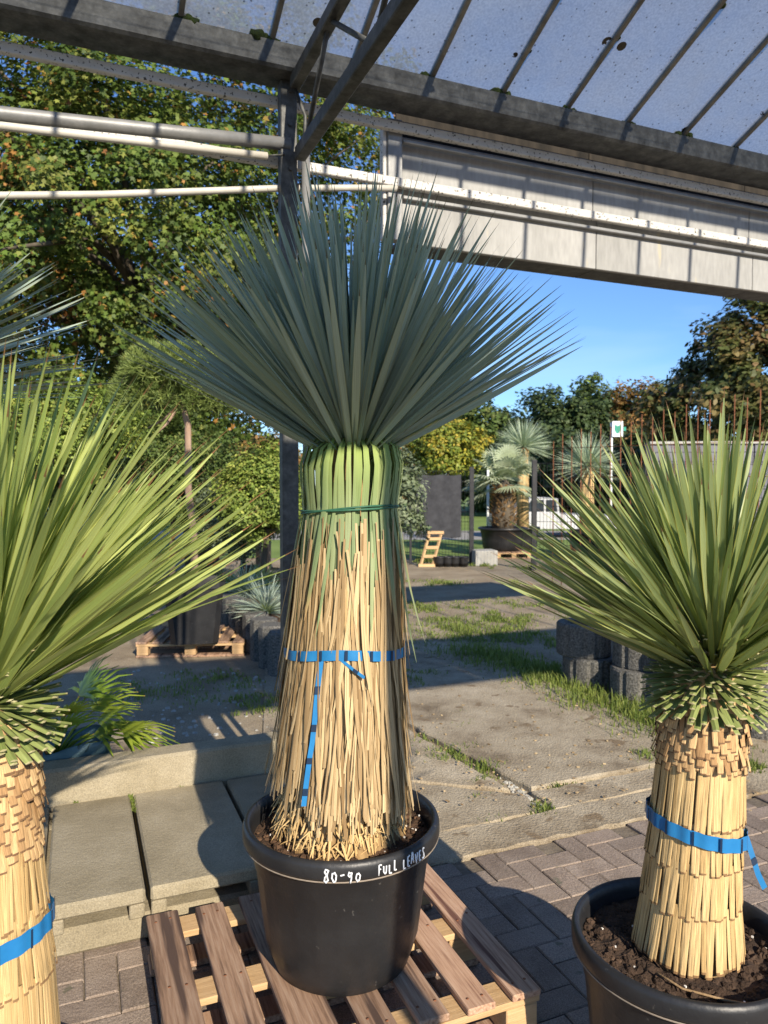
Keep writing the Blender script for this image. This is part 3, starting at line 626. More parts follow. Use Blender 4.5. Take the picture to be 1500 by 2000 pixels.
# ---------------- central yucca with full leaf skirt
ZP = .146                                     # top of the pallet
YC = 2.17; CX = (666 - 750) / F * YC
PC = (CX, YC)
potc = round_pot('plant_pot', PC, ZP, .425, .29, .215, 'black plastic pot with white handwriting on its rim standing on a pallet')
y1 = empty('yucca', (CX, YC, .5), 'tall yucca with full skirt of dry leaves and blue-green crown in lettered pot', 'yucca')
def cc(z): f = (z - .5) / 1.2; return (CX - .012 + .047 * f, YC)
RPZ = [.50, .58, .62, .8, 1.06, 1.3, 1.48, 1.60, 1.64]; RPR = [.212, .212, .21, .187, .162, .148, .133, .138, .12]
def rsk(z): return float(np.interp(z, RPZ, RPR))
soil_disc(potc, PC, .262, .515, M['soil'], 3, bits=240, avoid=.12)
b = MB(); b.lathe((CX + .008, YC, 0), [(.185, .495), (.172, .53), (.155, .58), (.13, .7), (.12, 1.0), (.105, 1.3), (.085, 1.5), (.06, 1.66), (.02, 1.72)], 48, lambda th, i, z: 1 + .03 * math.sin(37 * th) + .02 * math.sin(61 * th + i), cap_top=True); b.build('stem', M['core'], y1)
def hang(b, az, zt, ze, wd, rv, roff, splay=0., drift=0., arch=False, taper=True, nseg=8):
    pts, wds = [], []
    if arch:
        cx = cc(1.6); prof = [(.03, 1.605), (.06, 1.655), (.098, 1.674), (.131, 1.65), (.145, 1.60), (.142, 1.55)]
        prof = [(r_ + roff * .5, z + roff * .6) for r_, z in prof]
        m_ = 6
        for k in range(1, m_ + 1): 
            z = 1.55 + (ze - 1.55) * k / m_; prof.append((rsk(z) + roff * .55 + splay * (k / m_) ** 2 + (.003 if abs(z - 1.48) > .04 else -.002), z))
    else: 
        prof = []
        for k in range(nseg): z = zt + (ze - zt) * k / (nseg - 1); prof.append((rsk(z) + roff + splay * (k / (nseg - 1)) ** 2, z))
    m_ = len(prof)
    for k, (r_, z) in enumerate(prof):
        v = k / (m_ - 1); a = az + drift * v + (0 if arch else .05 * math.sin(3.5 * v + rv * 40) * v); c = cc(z); pts.append(Vector((c[0] + r_ * math.cos(a), c[1] + r_ * math.sin(a), z)))
        wds.append(wd * (np.interp(v, [0, .25, .5, .75, .92, 1], [.55, .6, .9, 1, .6, .06]) if taper else np.interp(v, [0, .5, 1], [.8, 1, .75])))
    out = [Vector((math.cos(az + drift * k / (m_ - 1)), math.sin(az + drift * k / (m_ - 1)), 0)) for k in range(m_)]
    sd_ = lambda i: Vector((-out[i].y, out[i].x, 0))
    b.strip(pts, wds, sd_, lambda i: out[i] * wds[i] * (.07 if arch else .1), rv)
rr = random.Random(21)
dry = []
for i in range(1300):
    az = rr.uniform(0, 2 * PI); lay = rr.random(); ze0 = .60 + .05 * max(0, -math.sin(az)) + .11 * max(0, -math.cos(az)) ** 1.5
    if lay < .45: zt, ze = rr.uniform(.95, 1.2), ze0 + rr.gauss(-.005, .03)
    elif lay < .8: zt, ze = rr.uniform(1.15, 1.34), rr.uniform(.62, .95)
    else: zt, ze = rr.uniform(1.28, 1.46), rr.uniform(.85, 1.15)
    ze = max(ze, ze0 - .06)
    dry.append((math.sin(az), az, zt, ze, rr.choice((rr.uniform(.004, .009), rr.uniform(.007, .017))), rr.random(), .024 * (lay - .45) + rr.uniform(-.008, .007), (rr.random() < .08) * rr.uniform(.01, .03), rr.gauss(0, .14) + .10 * math.cos(az), lay > .45))
dry.sort(key=lambda q: q[0])
mb = MB()
for i, (_, az, zt, ze, wd, rv, ro, spl, dr, tap) in enumerate(dry):
    b = MB() if i < 300 else mb
    hang(b, az, zt, ze, wd, rv, ro, spl, dr, taper=tap and rr.random() < .6)
    if i < 300: b.build('dry_leaf', M['dry_leaf'], y1)
fb_ = MB()
for i in range(420):
    az = rr.uniform(0, 2 * PI); z0_ = rr.uniform(.55, .68); z1_ = rr.uniform(.515, .59); q0, q1 = float(np.interp(z0_, [.5, .58, .7], [.192, .168, .142])), rr.uniform(.165, .205); c_ = cc(.55); dr = rr.gauss(0, .2)
    P_ = [Vector((c_[0] + (q0 + (q1 - q0) * v) * math.cos(az + dr * v), c_[1] + (q0 + (q1 - q0) * v) * math.sin(az + dr * v), z0_ + (z1_ - z0_) * v)) for v in (0, .5, 1)]
    fb_.strip(P_, [.006, .007, .003], Vector((-math.sin(az), math.cos(az), 0)), lambda i: Vector((math.cos(az), math.sin(az), .3)) * .002, rr.random())
o = fb_.build('base_fibres', M['strip'], y1); o['kind'] = 'stuff'
o = mb.build('rear_dry_leaves', M['dry_leaf'], y1); o['kind'] = 'stuff'
for i in range(100):
    az = 2 * PI * (i * .618034 % 1) + rr.uniform(-.05, .05); b = MB(); hang(b, az, 0, rr.choice((rr.uniform(1.0, 1.2), rr.uniform(1.12, 1.34))), rr.uniform(.009, .023), rr.random(), rr.uniform(-.022, .018), (rr.random() < .12) * .03, rr.gauss(0, .11), arch=True); b.build('hanging_leaf', M['hang_leaf'], y1)
for az, ze, sp_ in ((-.35, 1.10, .075), (-.5, 1.05, .06), (-.15, 1.14, .05), (-2.9, 1.12, .035), (-.75, 1.08, .045)):
    b = MB(); hang(b, az, 0, ze, .018, rr.random(), .012, sp_, .03, arch=True); b.build('hanging_leaf', M['hang_leaf'], y1)
crown(y1, (CX + .035, YC, 1.60), .12, .028, 620, (.63, .77), (.0145, .0215), 29, 89, M['blue_leaf'], 5, droops=(.0, .03, .06, -.02), power=.95, lean=Vector((-.05, 0, 0)))
# green cord
for dz in (0, .008):
    b = MB(); pts = []
    for k in range(61): a = 2 * PI * k / 60; r_ = rsk(1.48) + .0085; pts.append((cc(1.48)[0] + r_ * math.cos(a), YC + r_ * math.sin(a), 1.478 + dz * math.sin(a * 1.5) + .006 * math.cos(a)))
    b.tube(pts, .0032, 6, cap=False); b.build('tie_cord', M['cord'], y1)
# blue tape with two tails
zt_ = 1.068; xs = cc(zt_)[0]
def onskirt(px, py, dr=.012):
    p = at(px, py, YC); z = p.z; c = cc(z); r_ = rsk(z) + dr; dx = max(-.95, min(.95, (p.x * .93 - c[0]) / r_)); yy = YC - r_ * math.sqrt(1 - dx * dx); q = at(px, py, yy); return q
tail1 = [onskirt(*q) for q in ((630, 1272), (626, 1300), (621, 1340), (617, 1380), (614, 1415), (610, 1450), (605, 1480), (601, 1510), (597, 1540), (593, 1575))]
tail2 = [onskirt(652, 1276), onskirt(670, 1292), onskirt(690, 1308, .02), onskirt(712, 1324, .03)]
band((xs, YC), zt_, rsk(zt_) + .017, .028, 'blue tape with black marks knotted round the dry skirt with long hanging tail', 'tie_tape', (0, -.012), 16, tails=((tail1, .014, Vector((1, 0, 0))), (tail2, .009, Vector((.4, 0, .9)))), wav=.006)
# handwriting on the rim
GL = {'8': [[(.5, .55), (.15, .75), (.3, 1), (.65, .95), (.6, .7), (.2, .4), (.1, .15), (.4, 0), (.7, .2), (.5, .55), (.8, .98)]],
      '0': [[(.5, .75), (.2, .65), (.1, .3), (.3, 0), (.65, .1), (.75, .5), (.5, .75)]], '-': [[(.15, .45), (.8, .48)]],
      '9': [[(.7, .75), (.3, .9), (.15, .65), (.4, .5), (.7, .7), (.7, .9), (.65, .4), (.5, -.1)]],
      'F': [[(.2, 0), (.25, 1), (.8, 1)], [(.22, .55), (.65, .58)]], 'U': [[(.15, .95), (.15, .3), (.4, 0), (.7, .2), (.75, .95)]], 'L': [[(.25, 1), (.2, .05), (.75, .08)]],
      'E': [[(.7, .95), (.2, .9), (.2, .05), (.75, .05)], [(.2, .5), (.6, .5)]], 'A': [[(.1, 0), (.35, 1), (.55, .95), (.8, 0)], [(.2, .4), (.7, .45)]], 'V': [[(.1, 1), (.4, 0), (.8, 1)]],
      'S': [[(.75, .9), (.4, 1), (.2, .75), (.65, .45), (.7, .15), (.35, 0), (.1, .15)]]}
def write(parent, text, a0, a1, zc, hgt, rad, wd):
    n_ = len(text); da = (a1 - a0) / n_
    for i, ch in enumerate(text):
        if ch == ' ': continue
        b = MB(); jx, jy, sc = random.uniform(-.08, .08), random.uniform(-.12, .12), random.uniform(.8, 1.1)
        for st in GL[ch]:
            pts = []
            for q in range(len(st) - 1):
                for s_ in range(3): f = s_ / 3; pts.append((st[q][0] * (1 - f) + st[q + 1][0] * f, st[q][1] * (1 - f) + st[q + 1][1] * f))
            pts.append(st[-1]); P, S = [], []
            for (u, v) in pts: a = a0 + (i + u * .85 + jx + random.uniform(-.03, .03)) * da; v = v * sc + jy + random.uniform(-.04, .04); P.append(Vector((PC[0] + rad * math.sin(a), PC[1] - rad * math.cos(a), zc + (v - .5) * hgt)))
            b.tube(P, wd, 5)
        b.build('letter', M['chalk'], parent)
rimo = [c for c in potc.children if c.name.startswith('rim')][0]
zrim = ZP + .425 - .031
write(rimo, '80-90', R(-6), R(14), zrim, .034, .2905, .0023); write(rimo, 'FULL LEAVES', R(22), R(55), zrim + .001, .029, .2905, .0021)

# ---------------- right yucca
YR = 1.8; XR = (1347 - 750) / F * YR; ZRR = gp(1347, 1845, 0).z + 1.55 - 900 / F * YR - 0
zrr = H - (1838 - 945) / F * YR
potr = round_pot('plant_pot', (XR, YR), 0, zrr, .268, .2, 'black plastic pot with dark crumbly soil standing on the brick paving')
soil_disc(potr, (XR, YR), .243, zrr - .055, M['soil_dark'], 4, bits=260, avoid=.11)
b = MB(); b.tube([(XR - .105, YR - .11, zrr - .03), (XR - .06, YR - .15, zrr - .042), (XR + .02, YR - .19, zrr - .04), (XR + .08, YR - .215, zrr - .036), (XR + .15, YR - .19, zrr - .03), (XR + .2, YR - .12, zrr - .034)], .0028, 6); tag(b.build('loose_twine', M['twine']), 'pale loose twine lying on the dark soil round the straw trunk', 'twine')
y2 = empty('yucca', (XR, YR, zrr - .06), 'green yucca with trimmed straw-coloured trunk and single blue tape in black pot', 'yucca')
zb2 = zrr - .065
def c2(z): f = (z - zb2) / .8; return (XR + .008 + .045 * f, YR)
b = MB(); pr = [(.112, zb2), (.105, zb2 + .1), (.098, zb2 + .25), (.094, zb2 + .45), (.096, zb2 + .58), (.09, zb2 + .68), (.06, zb2 + .8), (.02, zb2 + .86)]
V_ = MB(); V_.lathe((0, 0, 0), pr, 40, lambda th, i, z: 1 + .02 * math.sin(40 * th), cap_top=True)
V_.v = [(x + c2(z)[0], y + c2(z)[1], z) for x, y, z in V_.v]; V_.build('stem', M['core'], y2)
def zpx(py, Y): return H - (py - 945) / F * Y
Yf = YR - .1
rows = [(zpx(1375, Yf) + .01, zpx(1425, Yf), .098, .106, 44, 1), (zpx(1405, Yf), zpx(1452, Yf), .098, .106, 46, 1), (zpx(1435, Yf), zpx(1478, Yf), .098, .105, 50, 1), (zpx(1462, Yf), zpx(1500, Yf), .098, .104, 54, 1), (zpx(1485, Yf), zpx(1525, Yf), .098, .104, 56, 1),
        (zpx(1505, Yf), zpx(1640, Yf), .099, .107, 66, 0), (zpx(1625, Yf), zpx(1722, Yf), .102, .111, 66, 0), (zpx(1705, Yf), zpx(1812, Yf), .107, .116, 66, 0), (zpx(1790, Yf), zpx(1900, Yf) - .02, .111, .128, 70, 0)]
shingles(y2, c2, rows, 31, M['strip'], M['chip'])
zs0, zs1 = zpx(1372, YR), zpx(1250, YR)
stubs(y2, c2, zs0, zs1, lambda f: .085 - .035 * f, 440, (.055, .085), .016, 8, -34, 42)
hubr_ = (c2(zs1)[0] + .01, YR, zpx(1330, YR))
crown(y2, hubr_, .12, .03, 540, (.49, .61), (.0125, .0205), 29, 88, M['mid_leaf'], 12, droops=(.0, .05, .1, -.02), lean=Vector((-.10, 0, 0)), power=1.25)
zt2 = zpx(1655, Yf)
tl = [(XR + .125, YR - .02, zt2 - .0), (XR + .14, YR - .03, zt2 - .03), (XR + .15, YR - .04, zt2 - .07), (XR + .158, YR - .05, zt2 - .105), (XR + .175, YR - .05, zt2 - .14)]
band((c2(zt2)[0], YR), zt2, .1165, .034, 'flat blue tape tied round the straw trunk beside the dark-soiled pot rim', 'tie_tape', (-.022, 0), 12, tails=((tl, .014, Vector((.8, 0, .6))),))

# ---------------- left yucca
YL = 1.55; XL = (-40 - 750) / F * YL
potl = round_pot('plant_pot', (XL, YL), 0, .2, .215, .18, 'low black pot under the lime green yucca at the step')
soil_disc(potl, (XL, YL), .19, .165, M['soil_dark'], 5, bits=60, avoid=.13)
y3 = empty('yucca', (XL, YL, .16), 'lime green yucca with chipped straw trunk growing beside the channel slab step', 'yucca')
def c3(z): return (XL + .004, YL)
V_ = MB(); V_.lathe((XL + .004, YL, 0), [(.13, .155), (.118, .35), (.105, .5), (.094, .65), (.095, .95), (.09, 1.02), (.06, 1.14), (.02, 1.2)], 40, cap_top=True); V_.build('stem', M['core'], y3)
Yg = YL - .09
rows = [(zpx(1440 + i * 30, Yg) + .012, zpx(1440 + i * 30 + 44, Yg), .097, .110 - .0006 * i, 40 + 2 * i, 1) for i in range(9)]
rows += [(zpx(1690, Yg), zpx(1850, Yg), .1, .113, 72, 0), (zpx(1830, Yg), zpx(1985, Yg), .108, .126, 74, 0), (zpx(1965, Yg), .17, .122, .142, 76, 0)]
shingles(y3, c3, rows, 33, M['strip'], M['chip'])
stubs(y3, c3, zpx(1440, YL), zpx(1310, YL), lambda f: .088 - .035 * f, 430, (.06, .09), .0175, 9, -34, 42)
crown(y3, (XL + .004, YL, zpx(1390, YL)), .13, .03, 480, (.57, .74), (.0135, .023), 32, 88, M['lime_leaf'], 14, droops=(.0, .06, .12, -.02), lean=Vector((.06, .03, 0)), power=1.2)
band(c3(.53), zpx(1893, Yg), .125, .04, 'broad blue tape wrapped round the trunk of the lime green yucca', 'tie_tape', (.02, 0), 12)

# ---------------- further yucca at the frame's edge
Y4, X4 = 2.3, (-262 - 750) / F * 2.3
pot4 = round_pot('plant_pot', (X4, Y4), .192, .34, .2, .15, 'black pot standing up on the channel slab step')
soil_disc(pot4, (X4, Y4), .18, .49, M['soil_dark'], 6, bits=40)
y4 = empty('yucca', (X4, Y4, .47), 'shaded blue-green yucca rising behind the lime green one', 'yucca')
b = MB(); b.lathe((X4, Y4, 0), [(.11, .48), (.09, .9), (.085, 1.6), (.07, 1.84), (.02, 1.92)], 30, cap_top=True); b.build('stem', M['core'], y4)
crown(y4, (X4, Y4, 1.80), .1, .03, 280, (.60, .78), (.014, .021), 5, 88, M['blue_leaf'], 19, droops=(.0, .05, .02))

# ---------------- pallets
nb_ = MB(); nb_.tube([(0, 0, -.002), (0, 0, .001)], .0042, 8); nail_me = nb_.mesh('nail', M['rust'])
def pallet(name, t0, t1, n0, n1, z0, label, ang=A, origin=None, boards=None, mats=('wood_old', 'wood'), group=None, nails=False):
    """boards run along n on three cross boards and nine blocks; coordinates in a frame turned by ang about origin"""
    org = Vector(origin) if origin is not None else Vector((0, 0, 0)); rz = Matrix.Rotation(ang, 3, 'Z')
    P = lambda t, n, z: org + rz @ Vector((t, n, 0)) + Vector((0, 0, z))
    o = empty(name, P((t0 + t1) / 2, (n0 + n1) / 2, z0), label, 'pallet', group); ln = n1 - n0
    boards = boards or [(t0 + i * (t1 - t0 - .1) / 6, .1) for i in range(7)]
    def piece(nm, c, size, mat, r_=rz, bev=.003):
        b = MB(); x, y, z = size; b.box((0, 0, 0), size, None, bev); me = b.mesh(nm, mat); ob = link(nm, me, o, pinv(o) @ (Matrix.Translation(c) @ r_.to_4x4())); return ob
    for i, (bt, bw) in enumerate(boards):
        j = random.uniform(-.006, .006); r_ = rz @ Matrix.Rotation(random.uniform(-.012, .012), 3, 'Z')
        tbo = piece('top_board', P(bt + bw / 2, (n0 + n1) / 2 + j, z0 + .135), (bw, ln, .02), M[mats[1] if bt > t0 + .7 * (t1 - t0) else mats[0]], r_)
        if nails:
            for nn in (-.335, 0, .335):
                for dx in (-.022, .024): link('nail', nail_me, tbo, Matrix.Translation((dx + random.uniform(-.005, .005), nn + random.uniform(-.015, .015), .0101)))
    for nn in (n0 + .05, (n0 + n1) / 2, n1 - .05):
        piece('cross_board', P((t0 + t1) / 2, nn, z0 + .1135), (t1 - t0 - .004, .095, .021), M['wood_end'])
        piece('bottom_board', P((t0 + t1) / 2, nn, z0 + .011), (t1 - t0 - .004, .095, .02), M[mats[0]])
        for tt in (t0 + .06, (t0 + t1) / 2, t1 - .06): piece('block', P(tt, nn, z0 + .062), (.10, .093, .08), M['wood_end'])
    return o
pallet('pallet', .19, 1.18, 1.70, 2.475, .001, 'weathered wooden pallet with reddish boards carrying the lettered black pot', nails=True, boards=[(.19, .1), (.345, .09), (.487, .125), (.665, .09), (.81, .09), (.95, .085), (1.09, .09)])

# ================================================================== TREES AND SHRUBS
MAPLE = np.array([(0, 0), (.40, -.02), (.27, .2), (.55, .5), (.2, .5), (0, 1.0), (-.2, .5), (-.55, .5), (-.27, .2), (-.40, -.02)], float)
OVAL = np.array([(0, 0), (.28, .35), (.2, .75), (0, 1), (-.2, .75), (-.28, .35)], float)
QUAD = np.array([(0, 0), (.33, .5), (0, 1), (-.33, .5)], float)
def leaf_cloud(name, centers, spread, per, size, tmpl, cols, parent, rng, flat=.75, up=.8, outward=None, size_var=.35, clump_tint=.35):
    """many real leaves: each a small lobed face with its own tilt and colour"""
    C = np.repeat(np.array(centers, float), per, axis=0); n = len(C)
    sp = np.repeat(np.array(spread, float), per) if hasattr(spread, '__len__') else np.full(n, spread)
    off = rng.normal(size=(n, 3)); off /= np.linalg.norm(off, axis=1)[:, None]; off *= (rng.random(n) ** .45)[:, None] * sp[:, None]; off[:, 2] *= flat
    P = C + off
    nr = rng.normal(size=(n, 3)) * .5 + np.array([0, 0, up]) + .5 * off / sp[:, None]
    if outward is not None: o_ = P - np.array(outward); o_ /= np.linalg.norm(o_, axis=1)[:, None]; nr += .7 * o_
    nr /= np.linalg.norm(nr, axis=1)[:, None]
    a = rng.normal(size=(n, 3)); a[:, 2] -= .5; d = a - nr * np.sum(a * nr, axis=1)[:, None]; d /= np.linalg.norm(d, axis=1)[:, None]; s_ = np.cross(d, nr)
    sz = size * (1 + size_var * (rng.random(n) * 2 - 1)); k = len(tmpl)
    V = P[:, None, :] + sz[:, None, None] * (tmpl[None, :, 0, None] * s_[:, None, :] + (tmpl[None, :, 1, None] - .4) * d[:, None, :] + (-.25 * np.abs(tmpl[None, :, 0, None]) ** 1 - .12 * tmpl[None, :, 1, None] ** 2) * nr[:, None, :])
    V = V.reshape(-1, 3)
    me = bpy.data.meshes.new(name); me.vertices.add(n * k); me.vertices.foreach_set('co', V.ravel().astype(np.float32))
    me.loops.add(n * k); me.loops.foreach_set('vertex_index', np.arange(n * k, dtype=np.int32))
    me.polygons.add(n); me.polygons.foreach_set('loop_start', np.arange(0, n * k, k, dtype=np.int32)); me.polygons.foreach_set('loop_total', np.full(n, k, np.int32))
    me.update(calc_edges=True)
    cols = np.array([c[1] for c in cols]), np.array([c[0] for c in cols], float); pr_ = cols[1] / cols[1].sum()
    nc = len(centers); base = rng.choice(len(pr_), size=nc, p=pr_); ci = np.repeat(base, per); own = rng.random(n) < .45; ci = np.where(own, rng.choice(len(pr_), size=n, p=pr_), ci)
    cl = cols[0][ci] * (1 + clump_tint * np.repeat(rng.random(nc) - .5, per) + .5 * (rng.random(n) - .5))[:, None]
    ca = me.attributes.new('Col', 'FLOAT_COLOR', 'POINT'); full = np.ones((n * k, 4), np.float32); full[:, :3] = np.repeat(np.clip(cl, .003, .9), k, axis=0); ca.data.foreach_set('color', full.ravel())
    me.materials.append(M['foliage']); return link(name, me, parent)
def limbs(base, top, r0, ends, rng, parent, mat):
    """tapered trunk and curved limbs reaching into the crown"""
    base, top = Vector(base), Vector(top); tk = MB(); pts = [base.lerp(top, i / 6) + Vector((rng.normal() * r0 * .25, rng.normal() * r0 * .25, 0)) * (i > 0) for i in range(7)]
    tk.tube(pts, [r0 * (1.25 if i == 0 else 1 - .09 * i) for i in range(7)], 12)
    t = tk.build('trunk', mat, parent)
    for e in ends:
        e = Vector(e); s = base.lerp(top, rng.uniform(.55, 1)); m_ = s.lerp(e, .5) + Vector((0, 0, (e - s).length * .12)) + Vector(rng.normal(size=3)) * .12; b = MB(); rr_ = r0 * rng.uniform(.2, .4)
        b.tube([s, s.lerp(m_, .5) + Vector(rng.normal(size=3)) * .05, m_, m_.lerp(e, .5), e], [rr_, rr_ * .8, rr_ * .6, rr_ * .4, rr_ * .15], 7); b.build('limb', mat, t)
def shell_points(c, r, n, rng, inner=.55, zmin=-1.):
    out = []
    while len(out) < n:
        d = rng.normal(size=3); d /= np.linalg.norm(d)
        if d[2] < zmin: continue
        q = inner + (1 - inner) * rng.random() ** .6
        lump = 1 + .12 * math.sin(5 * d[0] + 3 * d[2] + c[0]) + .1 * math.sin(7 * d[1] - 4 * d[2])
        out.append(np.array(c) + d * np.array(r) * q * lump)
    return out
def tree(name, label, c, r, nclump, per, size, tmpl, cols, base, r0, seed, spread=.45, inner=.5, nl=14, cat='tree', group=None, mat=None, zmin=-.75, top_f=-.1, clump_tint=.35, flat=.75):
    rng = np.random.default_rng(seed); o = empty(name, base, label, cat, group); pts = shell_points(c, r, nclump, rng, inner, zmin)
    sp = [spread * rng.uniform(.6, 1.25) for _ in pts]
    leaf_cloud('crown', pts, sp, per, size, tmpl, cols, o, rng, outward=c, clump_tint=clump_tint, flat=flat)
    if r0: limbs(base, (c[0] + .1 * r[0], c[1], c[2] + top_f * r[2]), r0, [pts[i] for i in rng.choice(len(pts), min(nl, len(pts)), replace=False)], rng, o, mat or M['bark'])
    return o
G = dict(maple=[(4, (.10, .155, .026)), (3, (.14, .185, .036)), (1.8, (.20, .22, .045)), (.7, (.32, .22, .05)), (.32, (.38, .19, .05)), (.15, (.28, .12, .035)), (3, (.065, .105, .02))],
         chest=[(3, (.09, .105, .03)), (3, (.13, .125, .038)), (2, (.18, .14, .05)), (1.2, (.22, .14, .055)), (2, (.06, .08, .025))],
         dark=[(3, (.04, .065, .022)), (3, (.06, .09, .03)), (1, (.09, .12, .04))],
         mid=[(3, (.08, .125, .03)), (3, (.11, .16, .04)), (1, (.16, .19, .05))],
         bright=[(3, (.17, .24, .045)), (3, (.24, .31, .06)), (1.5, (.34, .37, .08)), (1, (.10, .15, .03))],
         yellow=[(1.5, (.34, .30, .035)), (2, (.24, .26, .04)), (3.2, (.16, .21, .035)), (.6, (.45, .35, .05))],
         orange=[(3, (.24, .14, .045)), (2, (.3, .16, .05)), (2, (.15, .13, .04)), (1, (.1, .11, .035))],
         olive=[(3, (.17, .21, .12)), (2, (.24, .28, .17)), (1, (.12, .16, .07))])
# the big maple behind the shelter
cm = at(300, 420, 12.5)
tree('maple_tree', 'big maple with green and orange autumn leaves towering behind the steel pipes', (cm.x - .5, 12.5, cm.z - .1), (4.75, 3.6, 3.7), 820, 200, .076, MAPLE, G['maple'], (at(398, 1000, 12.8).x, 12.8, GZ), .27, 41, spread=.52, inner=.4, nl=30, zmin=-1, top_f=-.3)
# chestnut on the right
cr_ = at(1480, 770, 24)
tree('chestnut_tree', 'round brownish chestnut tree behind the rusty rebar fence', (cr_.x + .9, 24, cr_.z - .3), (3.7, 3.2, 3.5), 420, 110, .2, OVAL, G['chest'], (cr_.x + .9, 24, GZ), .25, 42, spread=.6, inner=.5)
# treeline
for i, (px, top, Y, wpx, pal, lab, nm) in enumerate((
        (940, 770, 42, 170, 'mid', 'mottled olive-green tree standing beside the dark oak in the treeline', 'field_tree'),
        (1085, 742, 40, 190, 'dark', 'dense dark green oak in the middle of the treeline', 'oak_tree'),
        (1180, 748, 46, 120, 'bright', 'light yellow-green tree between the dark oak and the rust-coloured tree', 'field_tree'),
        (1238, 755, 44, 140, 'orange', 'rust-coloured autumn tree in the distant treeline', 'field_tree'),
        (1300, 768, 48, 120, 'mid', 'thin grey-green tree between the rust-coloured tree and the chestnut', 'field_tree'),
        (800, 800, 44, 150, 'orange', 'brownish tree glimpsed behind the crown of the tall yucca', 'field_tree'),
        (500, 850, 34, 190, 'orange', 'bronze-green tree far behind the steel post', 'field_tree'),
        (180, 800, 38, 260, 'dark', 'dark tree standing far behind the big maple', 'field_tree'),
        (330, 745, 32, 260, 'dark', 'dark tree closing the view behind the clipped pine', 'field_tree'),
        (40, 740, 34, 300, 'dark', 'dark tree closing the view behind the bright clipped bush', 'field_tree'),
        (1120, 850, 34, 130, 'dark', 'dark bush below the oak in the treeline', 'bush'),
        (1235, 860, 33, 160, 'dark', 'dark bush below the rust-coloured tree behind the sign', 'bush'),
        (1010, 860, 36, 130, 'dark', 'dark bush behind the silver fan palm', 'bush'),
        (1330, 850, 30, 120, 'dark', 'dark bush at the foot of the chestnut', 'bush'))):
    pt_ = at(px, top, Y); rz = (pt_.z - .3) / 2; rx = wpx / 2 * Y / F * 1.15
    tree(nm, lab, (pt_.x, Y, .3 + rz), (rx, rx, rz), 170, 130, .24, QUAD, G[pal], (pt_.x, Y, GZ), .2, 60 + i, spread=.75, inner=.4, nl=5, zmin=-1, cat='tree' if nm != 'bush' else 'bush', group='treeline beyond the lawn', clump_tint=.5)
b_ = at(870, 850, 28)
tree('yellow_tree', 'bright yellow and green autumn tree behind the mesh fence', (b_.x, 28, b_.z - .5), (1.5, 1.4, 1.35), 150, 110, .13, OVAL, G['yellow'], (b_.x, 28, GZ), .1, 81, spread=.45, nl=6)
b_ = at(800, 960, 9.5)
tree('olive_shrub', 'grey-green olive shrub peeping out from behind the bound green leaves', (at(770, 960, 9.5).x, 9.5, b_.z - .05), (.42, .4, .62), 90, 60, .055, OVAL, G['olive'], (at(770, 960, 9.5).x, 9.5, GZ), .04, 82, spread=.16, nl=6, cat='shrub')
for i, (px, py, Y, rx, rz_, pal, lab, nm) in enumerate((
        (512, 965, 9.0, .50, .52, 'bright', 'yellow-green round bush right beside the steel post', 'round_bush'),
        (130, 840, 8.6, .75, .55, 'bright', 'bright green clipped bush behind the lime yucca leaves', 'clipped_bush'),
        (330, 905, 10.5, 1.0, .8, 'mid', 'sunny green bush behind the clipped pine', 'round_bush'),
        (420, 960, 11.5, .9, .8, 'dark', 'dark green bush between the pine trunk and the yellow-green bush', 'round_bush'),
        (40, 930, 9.5, .9, .9, 'mid', 'mid green bush hidden low behind the lime yucca', 'round_bush'),
        (470, 1000, 9.8, .5, .5, 'olive', 'grey-green airy bush beside the yellow-green bush', 'round_bush'))):
    c_ = at(px, py, Y); tree(nm, lab, (c_.x, Y, c_.z), (rx, rx, rz_), 170, 130, .042, OVAL, G[pal], (c_.x, Y, GZ), .05, 100 + i, spread=.2, nl=6, cat='bush', zmin=-1)
# clipped pine in the square tub
cpn = at(338, 755, 6.5); tub = gp(368, 1262, .1); rng = np.random.default_rng(5)
pine = empty('clipped_pine', (tub.x, tub.y + .25, .6), 'cloud-pruned pine with pale trunk growing in the square black tub', 'pine')
b = MB(); b.tube([(tub.x, tub.y + .25, .55), (tub.x - .01, tub.y + .26, 1.1), at(368, 960, 6.5), at(367, 830, 6.5), at(350, 770, 6.5)], [.036, .033, .03, .028, .02], 10); b.build('trunk', M['bark_pine'], pine)
nd = MB()
pads = [(cpn.x, 6.5, cpn.z - .05, .42, .30), (cpn.x + .12, 6.45, cpn.z + .12, .3, .22), (cpn.x - .25, 6.4, cpn.z - .08, .22, .18), (cpn.x + .3, 6.5, cpn.z - .12, .24, .2), (cpn.x - .1, 6.3, cpn.z + .1, .24, .2)]
for (x, y, z, rx, rz_) in pads:
    for i in range(420):
        d = rng.normal(size=3); d /= np.linalg.norm(d)
        if d[2] < -.45: d[2] *= -.4
        p = Vector((x + d[0] * rx, y + d[1] * rx * .8, z + d[2] * rz_)) ; rv = rng.random()
        for k in range(9):
            dd = Vector(d) * .8 + Vector(rng.normal(size=3)) * .55 + Vector((0, 0, .35)); dd.normalize(); q = p + dd * rng.uniform(.06, .1); sdv = dd.cross(Vector(rng.normal(size=3))).normalized() * .005
            nd.add([p - sdv, p + sdv, q], [[0, 1, 2]], [(0, 0), (1, 0), (.5, .9)], rv)
nd.build('needle_crown', M['needle'], pine)
for i in range(10):
    x, y, z, rx, rz_ = pads[i % 5]; b = MB(); s = at(352, 790, 6.5); e = Vector((x, y, z)) + Vector(rng.normal(size=3)) * .16; b.tube([s, s.lerp(e, .5) - Vector((0, 0, .03)), e], [.016, .011, .004], 6); b.build('limb', M['bark_pine'], pine)

